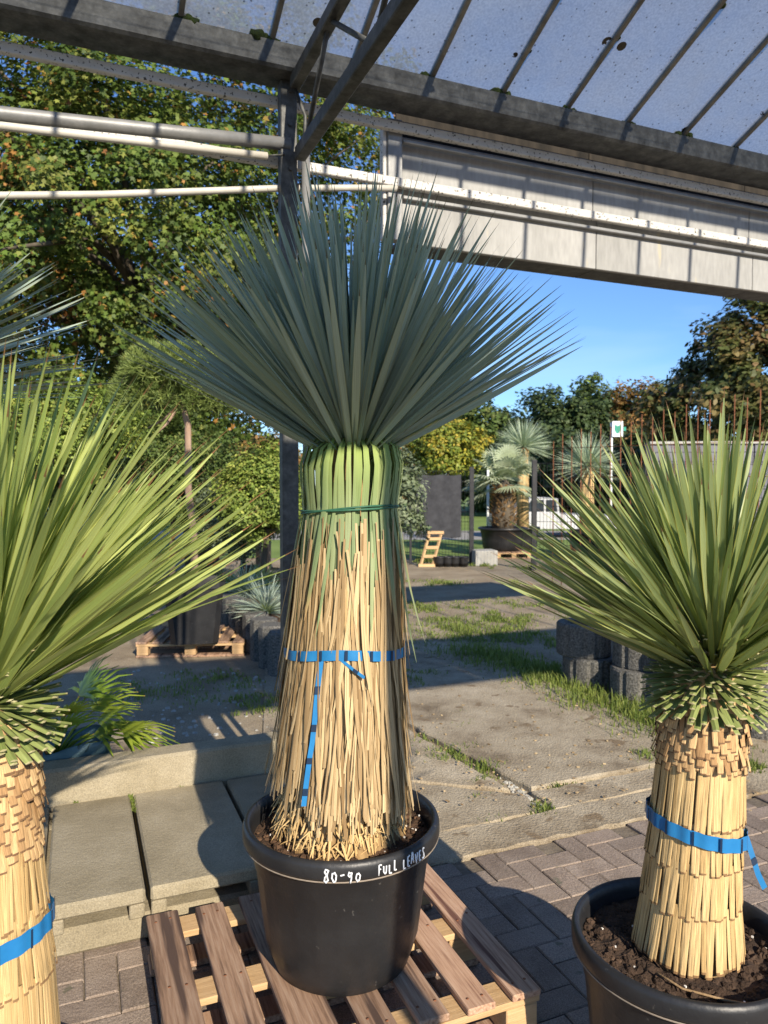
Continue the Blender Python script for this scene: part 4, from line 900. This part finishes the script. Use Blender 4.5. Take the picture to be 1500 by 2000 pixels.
# ================================================================== LEFT YARD: tub, pallets, raised bed
def square_tub(name, c, z0, hgt, wt, wb, rz, label):
    o = empty(name, (c[0], c[1], z0), label, 'tub'); b = MB(); Rm = Matrix.Rotation(rz, 3, 'Z'); V = []
    def ring(w_, z, ch=.05):
        h_ = w_ / 2; q = [(-h_ + ch, -h_), (h_ - ch, -h_), (h_, -h_ + ch), (h_, h_ - ch), (h_ - ch, h_), (-h_ + ch, h_), (-h_, h_ - ch), (-h_, -h_ + ch)]; return [Vector((c[0], c[1], z)) + Rm @ Vector((x, y, 0)) for x, y in q]
    lv = [(wb, z0), (wt, z0 + hgt - .06), (wt + .03, z0 + hgt - .055), (wt + .03, z0 + hgt), (wt - .02, z0 + hgt), (wt - .03, z0 + hgt - .08)]
    for w_, z in lv: V += ring(w_, z)
    fs = [[i * 8 + k, i * 8 + (k + 1) % 8, (i + 1) * 8 + (k + 1) % 8, (i + 1) * 8 + k] for i in range(len(lv) - 1) for k in range(8)] + [list(range(8))[::-1]]
    b.add(V, fs); b.build('tub_wall', M['pot'], o); s = MB(); s.add(ring(wt - .028, z0 + hgt - .07), [list(range(8))]); s.build('soil', M['soil_dark'], o)
    for sg in (-1, 1): g = MB(); g.tube([Vector((c[0], c[1], 0)) + Rm @ Vector((sg * (wt / 2 + .015), q, z0 + hgt - .07 - .03 * (1 - (q / .08) ** 2))) for q in (-.08, -.04, 0, .04, .08)], .01, 6); g.build('handle', M['pot'], o)
    return o
square_tub('square_tub', (tub.x, tub.y + .25), GZ + .147, .56, .52, .42, R(12), 'square black plastic tub holding the clipped pine on a pallet')
pg_ = gp(372, 1283, GZ); org = (pg_.x, pg_.y, 0)
pallet('pallet', -.49, .49, -.02, .78, GZ, 'dusty wooden pallet with orange end grain carrying the square tub', R(4), org, mats=('wood_old', 'wood_old'))
pg_ = gp(388, 1240, GZ); pallet('pallet', -.49, .49, -.02, .78, GZ, 'wooden pallet lying empty behind the square tub', R(6), (pg_.x - .02, pg_.y + .42, 0), mats=('wood_old', 'wood_old'))
# raised bed of palisade stones
bed = empty('raised_bed', gp(500, 1290, GZ), 'raised bed edged with grey upright palisade stones by the steel post', 'planter')
p0, p1 = gp(552, 1318, GZ), gp(436, 1218, GZ)
for i in range(9):
    f = i / 8; p = p0.lerp(p1, f); b = MB(); b.tube([p, p + Vector((0, 0, .36 + random.uniform(-.02, .02))), p + Vector((0, 0, .372))], [.125, .125, .11], 10, smooth=False); b.build('palisade', M['exposed'], bed)
b = MB(); d_ = (p1 - p0); nrm = Vector((d_.y, -d_.x, 0)).normalized(); nrm = nrm if nrm.x > 0 else -nrm
b.add([p0 + Vector((0, 0, .30)), p0 + nrm * .75 + Vector((0, .4, .30)), p1 + nrm * .75 + Vector((0, .4, .30)), p1 + Vector((0, 0, .30))], [[0, 1, 2, 3]]); b.build('soil', M['soil'], bed)
def grass_plant(name, c, n, Lr, wr, e0, mat, seed, label, cat='plant', group=None, droops=(.15, .3)):
    o = empty(name, c, label, cat, group); crown(o, c, .06, .05, n, Lr, wr, e0, 88, mat, seed, droops=droops, nparts=0); return o
for i, (px, py, Yd, L, mt, lab) in enumerate(((520, 1165, 7.2, (.28, .42), 'blue_leaf', 'blue-green narrow-leaved yucca on the raised bed beside the post'), (478, 1110, 8.4, (.25, .4), 'pale_yucca', 'pale yellow-green spiky plant at the back of the raised bed'), (446, 1105, 8.6, (.2, .32), 'lime_leaf', 'bright green tufted plant behind the square tub'), (508, 1090, 8.8, (.22, .36), 'lime_leaf', 'yellowish tufted plant behind the blue-green bed yucca'))):
    c_ = at(px, py, Yd); grass_plant('tufted_plant', (c_.x, Yd, .29), 230, (L[0], L[1]), (.008, .014), 5, M[mt], 200 + i, lab)
# potted standard tree behind the bed
for px, Yd, lab in ((523, 10.2, 'small black nursery pot with pale stem near the steel post'), (505, 10.6, 'small black nursery pot beside the pale-stemmed one')):
    c_ = at(px, 1060, Yd); q = round_pot('nursery_pot', (c_.x, Yd), GZ, .42, .2, .16, lab, simple=True, seg=24); s = MB(); s.tube([(c_.x, Yd, GZ + .3), (c_.x, Yd, 1.4)], .045, 8); 
    tag(s.build('stem_post', M['bark_pine']), 'pale bare stem rising from ' + lab.replace('small ', 'the '), 'stem')
# little fan palm in a tarp behind the kerb
fp0 = T(-.12, 3.68, .24)
fpt = empty('fan_palm', (fp0.x, fp0.y, .2), 'young yellow-green fan palm growing over the kerb behind the lime yucca', 'palm')
rr = random.Random(77)
def fan_leaf(parent, hub, d, L, nf, span, mat, wd, stalk_from=None, stalk_mat=None, roll=0.):
    d = d.normalized(); x = d.cross(Vector((0, 0, 1)))
    x = x.normalized() if x.length > .05 else Vector((1, 0, 0)); y = x.cross(d); x = (Matrix.Rotation(roll, 3, d) @ x)
    b = MB(); rv = rr.random()
    for k in range(nf):
        th = (k / (nf - 1) - .5) * span; dd = (d * math.cos(th) + x * math.sin(th)).normalized(); LL = L * (.75 + .25 * math.cos(th)) * rr.uniform(.9, 1.05); sd_ = dd.cross(y).normalized()
        pts = [hub + dd * LL * v - Vector((0, 0, 1)) * LL * .28 * v * v * v for v in (0, .35, .7, 1)]; b.strip(pts, [wd * .35, wd, wd * .75, wd * .05], sd_, lambda i: y * wd * .15, rv)
    o_ = b.build('fan_leaf', mat, parent)
    if stalk_from is not None: s = MB(); s.tube([stalk_from, stalk_from.lerp(hub, .5) + Vector((0, 0, .03)), hub], [.007, .006, .004], 5); s.build('leaf_stalk', stalk_mat or mat, o_)
fb = Vector((fp0.x, fp0.y, .28))
for i in range(13):
    az = rr.uniform(-2.6, 1.1); el = rr.uniform(.2, 1.2); d = Vector((math.cos(az) * math.cos(el), math.sin(az) * math.cos(el), math.sin(el))); hub = fb + d * rr.uniform(.16, .36); fan_leaf(fpt, hub, d + Vector((0, 0, -.25)), rr.uniform(.2, .3), 11, 2.4, M['fan'], .022, fb, M['fan'])
tb_ = empty('tarp_bag', (fp0.x, fp0.y, .2), 'crumpled teal tarp bag holding the little fan palm on the kerb', 'bag'); b = MB(); V = []; seg = 36
for i, (r_, z) in enumerate(((.16, GZ + .001), (.22, .1), (.24, .25), (.25, .345), (.26, .375), (.235, .36), (.2, .31))):
    for k in range(seg): th = 2 * PI * k / seg; q = r_ * (1 + .07 * math.sin(5 * th + i) + .04 * math.sin(11 * th + 2 * i)); V.append((fp0.x + q * 1.0 * math.cos(th), fp0.y + .03 + q * .62 * math.sin(th), z + (.02 * math.sin(4 * th + i) if i > 2 else 0)))
b.add(V, [[i * seg + k, i * seg + (k + 1) % seg, (i + 1) * seg + (k + 1) % seg, (i + 1) * seg + k] for i in range(6) for k in range(seg)] + [list(range(seg))[::-1], [6 * seg + k for k in range(seg)]], smooth=True); b.build('tarp', M['tarp'], tb_)

# ================================================================== RIGHT YARD: planter rings, fence, far plants
def planter_ring(c, z0, label):
    o = empty('planter_ring', (c[0], c[1], z0), label, 'planter', 'concrete planter rings stacked in a row'); b = MB(); seg = 48
    gro = lambda th, i, z: (1 - .07 * (1 if math.cos(10 * th) > .86 else 0)) if i in (0, 1, 2) else 1
    b.lathe((c[0], c[1], 0), [(.205, z0), (.212, z0 + .012), (.212, z0 + .235), (.2, z0 + .25), (.15, z0 + .25), (.145, z0 + .24), (.145, z0 + .19)], seg, gro, smooth=False); b.build('ring_wall', M['exposed'], o)
    s = MB(); s.lathe((c[0], c[1], 0), [(.146, z0 + .195), (.08, z0 + .205), (.01, z0 + .21)], 20, cap_bot=False, cap_top=True); s.build('soil', M['soil_dark'], o)
ring_pts = [(1.62, 5.78), (1.88, 5.40), (2.14, 5.02), (2.40, 4.64), (2.66, 4.26)]
names = ['end', 'second', 'third', 'fourth', 'fifth']
for i, p in enumerate(ring_pts):
    planter_ring(p, GZ, f'lower grey ribbed concrete planter ring, {names[i]} of the row from the white plastic end')
    if i < 4: planter_ring((p[0] + (-.04, .03, .0, .02)[i], p[1] + .05), GZ + .2505, f'upper grey ribbed concrete planter ring, {names[i]} of the row from the white plastic end')
pw = gp(1118, 1340, GZ); b = MB(); b.strip([pw + Vector((-.07, -.03, .02)), pw + Vector((-.01, -.02, .06)), pw + Vector((.06, 0, .16)), pw + Vector((.075, .02, .22))], [.1, .11, .07, .04], Vector((.7, -.7, 0)), lambda i: Vector((0, -.012, .01)))
b.tube([pw + Vector((-.07, -.03, .006)), pw + Vector((-.01, -.04, .012)), pw + Vector((.03, -.02, .02))], .012, 6); tag(b.build('plastic_scrap', M['plastic_w']), 'torn white plastic scrap leaning on the end planter ring', 'scrap')

def mesh_panel(parent, a, c, z0, z1, dv, dh, rad, mat, name='wire_mesh'):
    b = MB(); a, c = Vector(a), Vector(c); L = (c - a).length; n_ = int(L / dv)
    for i in range(n_ + 1): p = a.lerp(c, i / n_); b.tube([(p.x, p.y, z0), (p.x, p.y, z1)], rad, 4, cap=False, smooth=False)
    m_ = int((z1 - z0) / dh)
    for i in range(m_ + 1): z = z0 + (z1 - z0) * i / m_; b.tube([(a.x, a.y - rad, z), (c.x, c.y - rad, z)], rad * 1.3, 4, cap=False, smooth=False)
    return b.build(name, mat, parent)
def fpost(parent, p, z1, s=.07): b = MB(); b.box((p[0], p[1], (GZ + z1) / 2), (s, s, z1 - GZ), None, .005); return b.build('fence_post', M['black'], parent)
FY = 14.6
fen = empty('mesh_fence', (1.0, FY, GZ), 'black double-wire mesh fence with steel posts across the yard', 'fence')
xs_ = [at(q, 1000, FY).x for q in (690, 802, 921)]; zf = at(920, 912, FY).z
for x in xs_: fpost(fen, (x, FY), zf, .085 if x == xs_[-1] else .05)
mesh_panel(fen, (xs_[0], FY + .05, 0), (xs_[1], FY + .05, 0), GZ + .04, zf - .08, .06, .2, .0035, M['black']); mesh_panel(fen, (xs_[1], FY + .05, 0), (xs_[2], FY + .05, 0), GZ + .04, zf - .08, .06, .2, .0035, M['black'])
xg0, xg1 = at(1043, 1000, 13.6).x, at(1270, 1000, 12.9).x
fen2 = empty('mesh_gate', (xg0, 13.6, GZ), 'open black mesh gate wing between dark post and grey sheet wall', 'gate')
fpost(fen2, (xg0, 13.6), at(1043, 898, 13.6).z, .085); mesh_panel(fen2, (xg0 + .05, 13.6, 0), (xg1, 12.9, 0), GZ + .05, at(1100, 905, 13.6).z, .06, .2, .0035, M['black'])
fa = wp_ = None
b = MB(); fx0, fx1 = at(813, 1000, FY).x, at(900, 1000, FY).x; zf0, zf1 = at(850, 1050, FY).z, at(850, 928, FY).z; k = 14; V = []
for i in range(k + 1):
    for q in range(7): V.append((fx0 + (fx1 - fx0) * i / k, FY - .035 + .012 * math.sin(i * 1.3) * math.sin(q), zf0 + (zf1 - zf0) * q / 6 + .01 * math.sin(i)))
b.add(V, [[i * 7 + q, (i + 1) * 7 + q, (i + 1) * 7 + q + 1, i * 7 + q + 1] for i in range(k) for q in range(6)], smooth=True); tag(b.build('ground_fabric', M['fabric']), 'dark ground fabric sheet hung on the mesh fence', 'fabric')
# leaning broken pallet
lp = empty('broken_pallet', gp(838, 1107, GZ), 'narrow broken piece of pale pallet leaning on the mesh fence', 'pallet'); base = gp(821, 1107, GZ); tilt = Vector((.19, .18, .66)); acr = Vector((.23, 0, 0))
for s in (0, 1):
    p = base + acr * s; b = MB(); b.tube([p, p + tilt], .028, 4, smooth=False); b.build('rail', M['wood_end'], lp)
for f in (.04, .3, .55, .8, .98):
    p = base + tilt * f; b = MB(); b.box(p + acr / 2 + Vector((0, -.025, .0)), (.32 if f > .9 or f < .1 else .24, .02, .06), Matrix.Rotation(R(-14), 3, 'X'), .003); b.build('slat', M['wood_end'], lp)
for i, px in enumerate((858, 874, 889, 905)):
    c_ = gp(px, 1107, GZ); round_pot('nursery_pot', (c_.x, c_.y), GZ, .2, .11, .085, 'small empty black nursery pot at the foot of the mesh fence', 'pots along the fence', simple=True, seg=20)
b = MB(); c_ = gp(948, 1106, GZ); b.box((c_.x, c_.y + .2, GZ + .15), (.44, .4, .3), Matrix.Rotation(R(8), 3, 'Z'), .012); tag(b.build('concrete_block', M['block']), 'pale square concrete block beside the dark fence post', 'block')
# far potted palms
def far_yucca(px, Yd, hub_py, rad, trunk_r, label, potlabel, mat, zpot=.55, rp=.42, n=320, lean=0.):
    c_ = at(px, hub_py, Yd); hub = (c_.x, Yd, c_.z); o = empty('yucca', (c_.x - lean, Yd, GZ + zpot - .1), label, 'yucca')
    b = MB(); b.tube([(c_.x - lean, Yd, GZ + zpot - .12), (c_.x - lean * .5, Yd, (c_.z + zpot) / 2), hub], [trunk_r * 1.15, trunk_r, trunk_r * .95], 16); b.build('stem', M['strip'], o)
    crown(o, hub, .12, .05, n, (rad * .85, rad * 1.05), (.016, .026), -22, 88, mat, int(px), droops=(.0, .1), nparts=0)
    p = round_pot('plant_pot', (c_.x - lean, Yd), GZ, zpot, rp, rp * .8, potlabel, simple=True, seg=40); soil_disc(p, (c_.x - lean, Yd), rp * .9, GZ + zpot - .05, M['soil_dark'], int(px), bits=10)
far_yucca(1147, 16.4, 915, .80, .15, 'round-headed pale yucca on a straw trunk beyond the mesh gate', 'black pot of the round-headed yucca behind the mesh gate', M['pale_yucca'])
far_yucca(1022, 18.0, 875, .75, .14, 'yucca with yellow straw trunk standing behind the silver fan palm', 'black pot behind the silver fan palm pot', M['pale_yucca'])
sp_ = gp(990, 1092, GZ); SX, SY = sp_.x, sp_.y + .55
pallet('pallet', -.4, .4, -.5, .5, GZ, 'pallet under the big pot of the silver fan palm', R(5), (SX + .12, SY, 0))
psv = round_pot('plant_pot', (SX, SY), GZ + .147,   .5, .54, .43, 'wide black pot of the silver fan palm on a pallet', simple=True, seg=48); soil_disc(psv, (SX, SY), .48, GZ + .6, M['soil_dark'], 9, bits=10)
sv = empty('fan_palm', (SX, SY, .6), 'silver-green fan palm with stout scaly trunk in a wide black pot', 'palm')
zt = at(990, 950, SY).z; b = MB(); b.lathe((SX, SY, 0), [(.22, GZ + .6), (.25, .85), (.22, 1.1), (.17, zt - .05), (.1, zt + .15)], 30, lambda th, i, z: 1 + .05 * math.sin(9 * th + 3 * i), cap_top=True); tr_ = b.build('trunk', M['bark'], sv)
for i in range(230):
    th = i * 2.4 + random.uniform(-.3, .3); f = i / 230; z = .62 + f * (zt - .62); r_ = float(np.interp(z, [.56, .85, 1.1, zt], [.225, .255, .225, .17])); b = MB(); d = Vector((math.cos(th), math.sin(th), random.uniform(.3, 1.1))).normalized(); q = Vector((SX + math.cos(th) * r_, SY + math.sin(th) * r_, z))
    b.strip([q, q + d * .05, q + d * random.uniform(.07, .12)], [.07, .06, .04], Vector((-math.sin(th), math.cos(th), 0)), lambda i: Vector((math.cos(th), math.sin(th), 0)) * .02, random.random()); b.build('trunk_scale', M['chip'], tr_)
rr = random.Random(5)
for i in range(34):
    az = i * 2.4; el = R(rr.uniform(-25, 80)) if i > 6 else R(rr.uniform(50, 85)); d = Vector((math.cos(az) * math.cos(el), math.sin(az) * math.cos(el), math.sin(el))); s = Vector((SX, SY, zt)); hub = s + d * rr.uniform(.35, .62); fan_leaf(sv, hub, d, rr.uniform(.42, .58), 19, 3.0, M['silver'], .045, s, M['silver'], roll=rr.uniform(-.5, .5))
# rusty rebar mesh
rb = empty('rebar_fence', gp(1300, 1100, GZ), 'tall rusty rebar mesh fence in front of the grey sheet wall', 'fence'); ra, rc = at(1080, 1000, 11.6), at(1560, 1000, 9.3)
for i in range(23):
    f = i / 22; p = Vector((ra.x, ra.y, 0)).lerp(Vector((rc.x, rc.y, 0)), f); px = 1080 + 480 * f; zt_ = at(px, 862 - f * 105 - (10 if i % 2 else 0), p.y).z; b = MB(); b.tube([(p.x, p.y, GZ), (p.x, p.y, zt_)], .0065, 6); b.build('upright_rod', M['rust'], rb)
for z in (.3, .75, 1.2, 1.65, 2.1): b = MB(); b.tube([(ra.x, ra.y - .015, z), (rc.x, rc.y - .015, z)], .0045, 5); b.build('cross_rod', M['rust'], rb)
# grey sheet wall
gw = empty('sheet_wall', (at(1268, 1000, 13).x, 13, GZ), 'pale grey sheet wall behind the rusty rebar fence', 'wall'); wx0, wx1 = at(1268, 1000, 13).x, at(1268, 1000, 13).x + 5; zw = at(1300, 868, 13).z
for i in range(20):
    b = MB(); b.box((wx0 + .125 + i * .25, 13 - i * .02, (GZ + zw) / 2), (.246, .04 + .012 * (i % 2), zw - GZ), None, .004); b.build('wall_sheet', M['wall_grey'], gw)
b = MB(); b.box(((wx0 + wx1) / 2, 12.8, zw + .025), (5.05, .12, .045), Matrix.Rotation(-.08, 3, 'Z'), .004); b.build('cap_rail', M['block'], gw)
fpost(gw, (wx0 - .06, 12.97), zw + .02, .09)
mesh_panel(gw, (wx0, 12.75, 0), (wx1, 12.3, 0), GZ + .05, zw - .15, .1, .2, .004, M['black'])
# sign
sp0 = at(1206, 838, 17.2); sg = empty('yard_sign', (at(1195, 900, 17.2).x, 17.2, GZ), 'small white sign with green shield emblem on a thin white pole', 'sign')
b = MB(); b.tube([(at(1195, 900, 17.2).x, 17.25, GZ), (at(1195, 900, 17.2).x, 17.25, at(1195, 825, 17.2).z)], .03, 10); b.build('pole', M['sign_w'], sg)
b = MB(); b.box(sp0, (.25, .03, .36), None, .004); pl = b.build('sign_plate', M['sign_w'], sg)
b = MB(); x, y, z = sp0.x, 17.2 - .02, sp0.z; b.add([(x - .07, y, z + .1), (x - .07, y, z - .02), (x - .04, y, z - .08), (x, y, z - .11), (x + .04, y, z - .08), (x + .07, y, z - .02), (x + .07, y, z + .1), (x, y, z + .07)], [list(range(8))]); b.build('emblem', M['sign_g'], pl)
b = MB(); b.box((sp0.x + .165, 17.2, sp0.z), (.06, .02, .09), None, .004); b.build('green_tab', M['sign_g'], sg)
b = MB(); px_ = at(953, 960, 17.5); b.tube([(px_.x, 17.5, GZ), (px_.x, 17.5, at(953, 915, 17.5).z)], .03, 8); tag(b.build('white_pole', M['sign_w']), 'plain white pole standing on the lawn beside the silver fan palm', 'pole')
# white pickup on the road
cx_ = at(1075, 1000, 21.5).x; pk = empty('pickup_truck', (cx_, 22.2, GZ), 'white pickup truck parked on the road behind the fan palm', 'truck')
def pbox(nm, pts, y0, y1, mat, par):
    b = MB(); k = len(pts); b.add([(cx_ + x, y0, GZ + z * .83) for x, z in pts] + [(cx_ + x, y1, GZ + z * .83) for x, z in pts], [list(range(k)), list(range(k, 2 * k))[::-1]] + [[i, k + i, k + (i + 1) % k, (i + 1) % k] for i in range(k)]); return b.build(nm, mat, par)
pbox('body', [(-1.6, .35), (1.9, .35), (1.92, .8), (.3, .86), (.25, .9), (-1.0, .9), (-1.6, .78)], 21.4, 23.0, M['paint'], pk)
cab = pbox('cab', [(-1.0, .9), (.25, .9), (.2, 1.42), (-.45, 1.45), (-.62, 1.4)], 21.45, 22.95, M['paint'], pk)
pbox('window', [(-.82, .95), (-.2, .95), (-.2, 1.36), (-.56, 1.36)], 21.44, 21.46, M['win'], cab); pbox('window', [(-.14, .95), (.18, .95), (.15, 1.36), (-.14, 1.36)], 21.44, 21.46, M['win'], cab)
for x in (-1.0, 1.25):
    for y in (21.4, 22.85): b = MB(); b.tube([(cx_ + x, y, GZ + .33), (cx_ + x, y + .2, GZ + .33)], .32, 20); wv = b.build('wheel', M['pot'], pk); b = MB(); b.tube([(cx_ + x, y - .01, GZ + .33), (cx_ + x, y + .03, GZ + .33)], .18, 14); b.build('rim', M['steel'], wv)

# ================================================================== GRASS AND WEEDS
def grass(name, patches, label, seed, mat):
    rng = np.random.default_rng(seed); b = MB()
    for (c, rx, ry, n_, h0, h1, ang) in patches:
        ca, sa = math.cos(ang), math.sin(ang)
        for i in range(n_):
            u, v = rng.normal(size=2) * .5; x, y = c[0] + u * rx * ca - v * ry * sa, c[1] + u * rx * sa + v * ry * ca; L = rng.uniform(h0, h1) * math.exp(-.5 * (u * u + v * v)); az = rng.uniform(0, 2 * PI); bend = rng.uniform(.1, .7); d = Vector((math.cos(az), math.sin(az), 0)); sdv = Vector((-d.y, d.x, 0)) * rng.uniform(.0015, .0035) * (1 + c[1] * .12)
            p = Vector((x, y, c[2])); m_ = p + Vector((0, 0, L * .6)) + d * L * bend * .3; q = p + Vector((0, 0, L * .9)) + d * L * bend
            b.add([p - sdv, p + sdv, m_ + sdv * .8, m_ - sdv * .8, q], [[0, 1, 2, 3], [3, 2, 4]], [(0, 0), (1, 0), (1, .5), (0, .5), (.5, .9)], rng.random())
    o = b.build(name, mat); tag(o, label, 'grass', kind='stuff'); return o
pt = []
for i in range(16):
    f = i / 15; q = T(3.42 + .12 * math.sin(i * 2), 3.3 + 2.7 * f, -.02); pt.append(((q.x, q.y, -.03), .34, .3, 300, .04, .15, A))
for px, py, rx, ry, n_, h in ((920, 1490, .3, .12, 320, .1), (880, 1475, .3, .1, 220, .08), (950, 1505, .14, .1, 150, .09), (1058, 1592, .09, .1, 160, .08), (940, 1530, .12, .06, 60, .06), (965, 1610, .16, .05, 80, .05), (1265, 1490, .12, .12, 180, .1), (1180, 1510, .25, .05, 120, .05), (1110, 1535, .2, .04, 80, .04), (1090, 1545, .1, .05, 70, .06),
                             (870, 1240, .9, .6, 1500, .11), (960, 1205, .8, .35, 900, .1), (850, 1190, .9, .4, 800, .1), (1020, 1255, .5, .3, 600, .12), (990, 1245, .6, .3, 500, .1), (815, 1330, .35, .3, 480, .12), (830, 1215, .8, .4, 700, .1), (1050, 1180, .9, .3, 700, .1), (920, 1140, 1.4, .35, 900, .09), (1060, 1310, .4, .35, 600, .13), (1080, 1320, .35, .3, 500, .13), (905, 1425, .3, .12, 120, .06), (905, 1400, .15, .1, 80, .06),
                             (490, 1368, .5, .2, 420, .09), (330, 1335, .7, .3, 380, .07), (460, 1325, .5, .3, 320, .07), (290, 1360, .5, .2, 200, .06), (840, 1098, .5, .2, 300, .16), (1470, 1510, .12, .1, 130, .1), (955, 1105, .3, .15, 260, .16), (870, 1100, .6, .2, 200, .12), (1170, 1665, .08, .03, 40, .03), (1110, 1655, .1, .03, 40, .03), (890, 1660, .1, .05, 50, .03), (1480, 1600, .1, .04, 40, .04), (820, 1280, .4, .3, 260, .08), (1050, 1110, .6, .3, 300, .14), (900, 1225, .9, .5, 900, .09), (840, 1255, .7, .5, 800, .1), (1000, 1215, .9, .4, 700, .09), (930, 1180, 1.0, .4, 600, .08), (1040, 1330, .4, .4, 500, .1), (860, 1300, .4, .3, 300, .07), (400, 1345, .6, .3, 400, .07), (520, 1390, .4, .2, 260, .08), (830, 1450, .25, .12, 120, .06), (1000, 1460, .2, .1, 40, .04), (1150, 1440, .3, .2, 40, .03), (935, 1565, .1, .05, 50, .05)):
    q = gp(px, py, -.03)
    if n_ > 250:
        for k in range(9): pt.append(((q.x + random.gauss(0, rx * .5), q.y + random.gauss(0, ry * .5), -.03), rx * .3, ry * .3, n_ // 14, h * .25, h * random.uniform(.4, 1), random.uniform(0, 3)))
    else: pt.append(((q.x, q.y, -.03), rx, ry, n_, h * .35, h, A))
for t_, n_ in ((.204, 3.32), (.204, 3.25), (.2, 3.37), (.42, 3.395), (-.02, 3.395)): q = T(t_, n_); pt.append(((q.x, q.y, .17), .02, .03, 30, .015, .035, A))
grass('grass', pt, 'short green grass and weeds growing in the cracks and along the slabs', 3, M['grass'])
# fallen leaves, twigs and gravel on the slabs
rng = np.random.default_rng(9); b = MB(); g = MB()
for i in range(520):
    px, py = rng.uniform(780, 1480), 1110 + 480 * rng.random(); q = gp(px, py, .010); s_ = rng.uniform(.006, .02); az = rng.uniform(0, 6); b.box(q, (s_, s_ * .6, .003), Matrix.Rotation(az, 3, 'Z'), 0, rng.random())
for i in range(260):
    px, py = (rng.uniform(250, 545), rng.uniform(1310, 1460)) if i % 2 else (rng.uniform(940, 1060), 0)
    if py == 0: py = 1470 + (px - 940) * 1.05 + rng.normal() * 9
    q = gp(px, py, -.028 if px > 600 else GZ); t_ = blob(q, rng.uniform(.006, .02), .7, i, 4); g.add(t_.v, t_.f, rnd=rng.random())
tag(b.build('leaf_litter', M['dry_leaf']), 'scattered dry leaf litter on the cracked concrete', 'litter', kind='stuff'); tag(g.build('gravel', M['block']), 'loose gravel and rubble in the cracks and on the yard', 'gravel', kind='stuff')
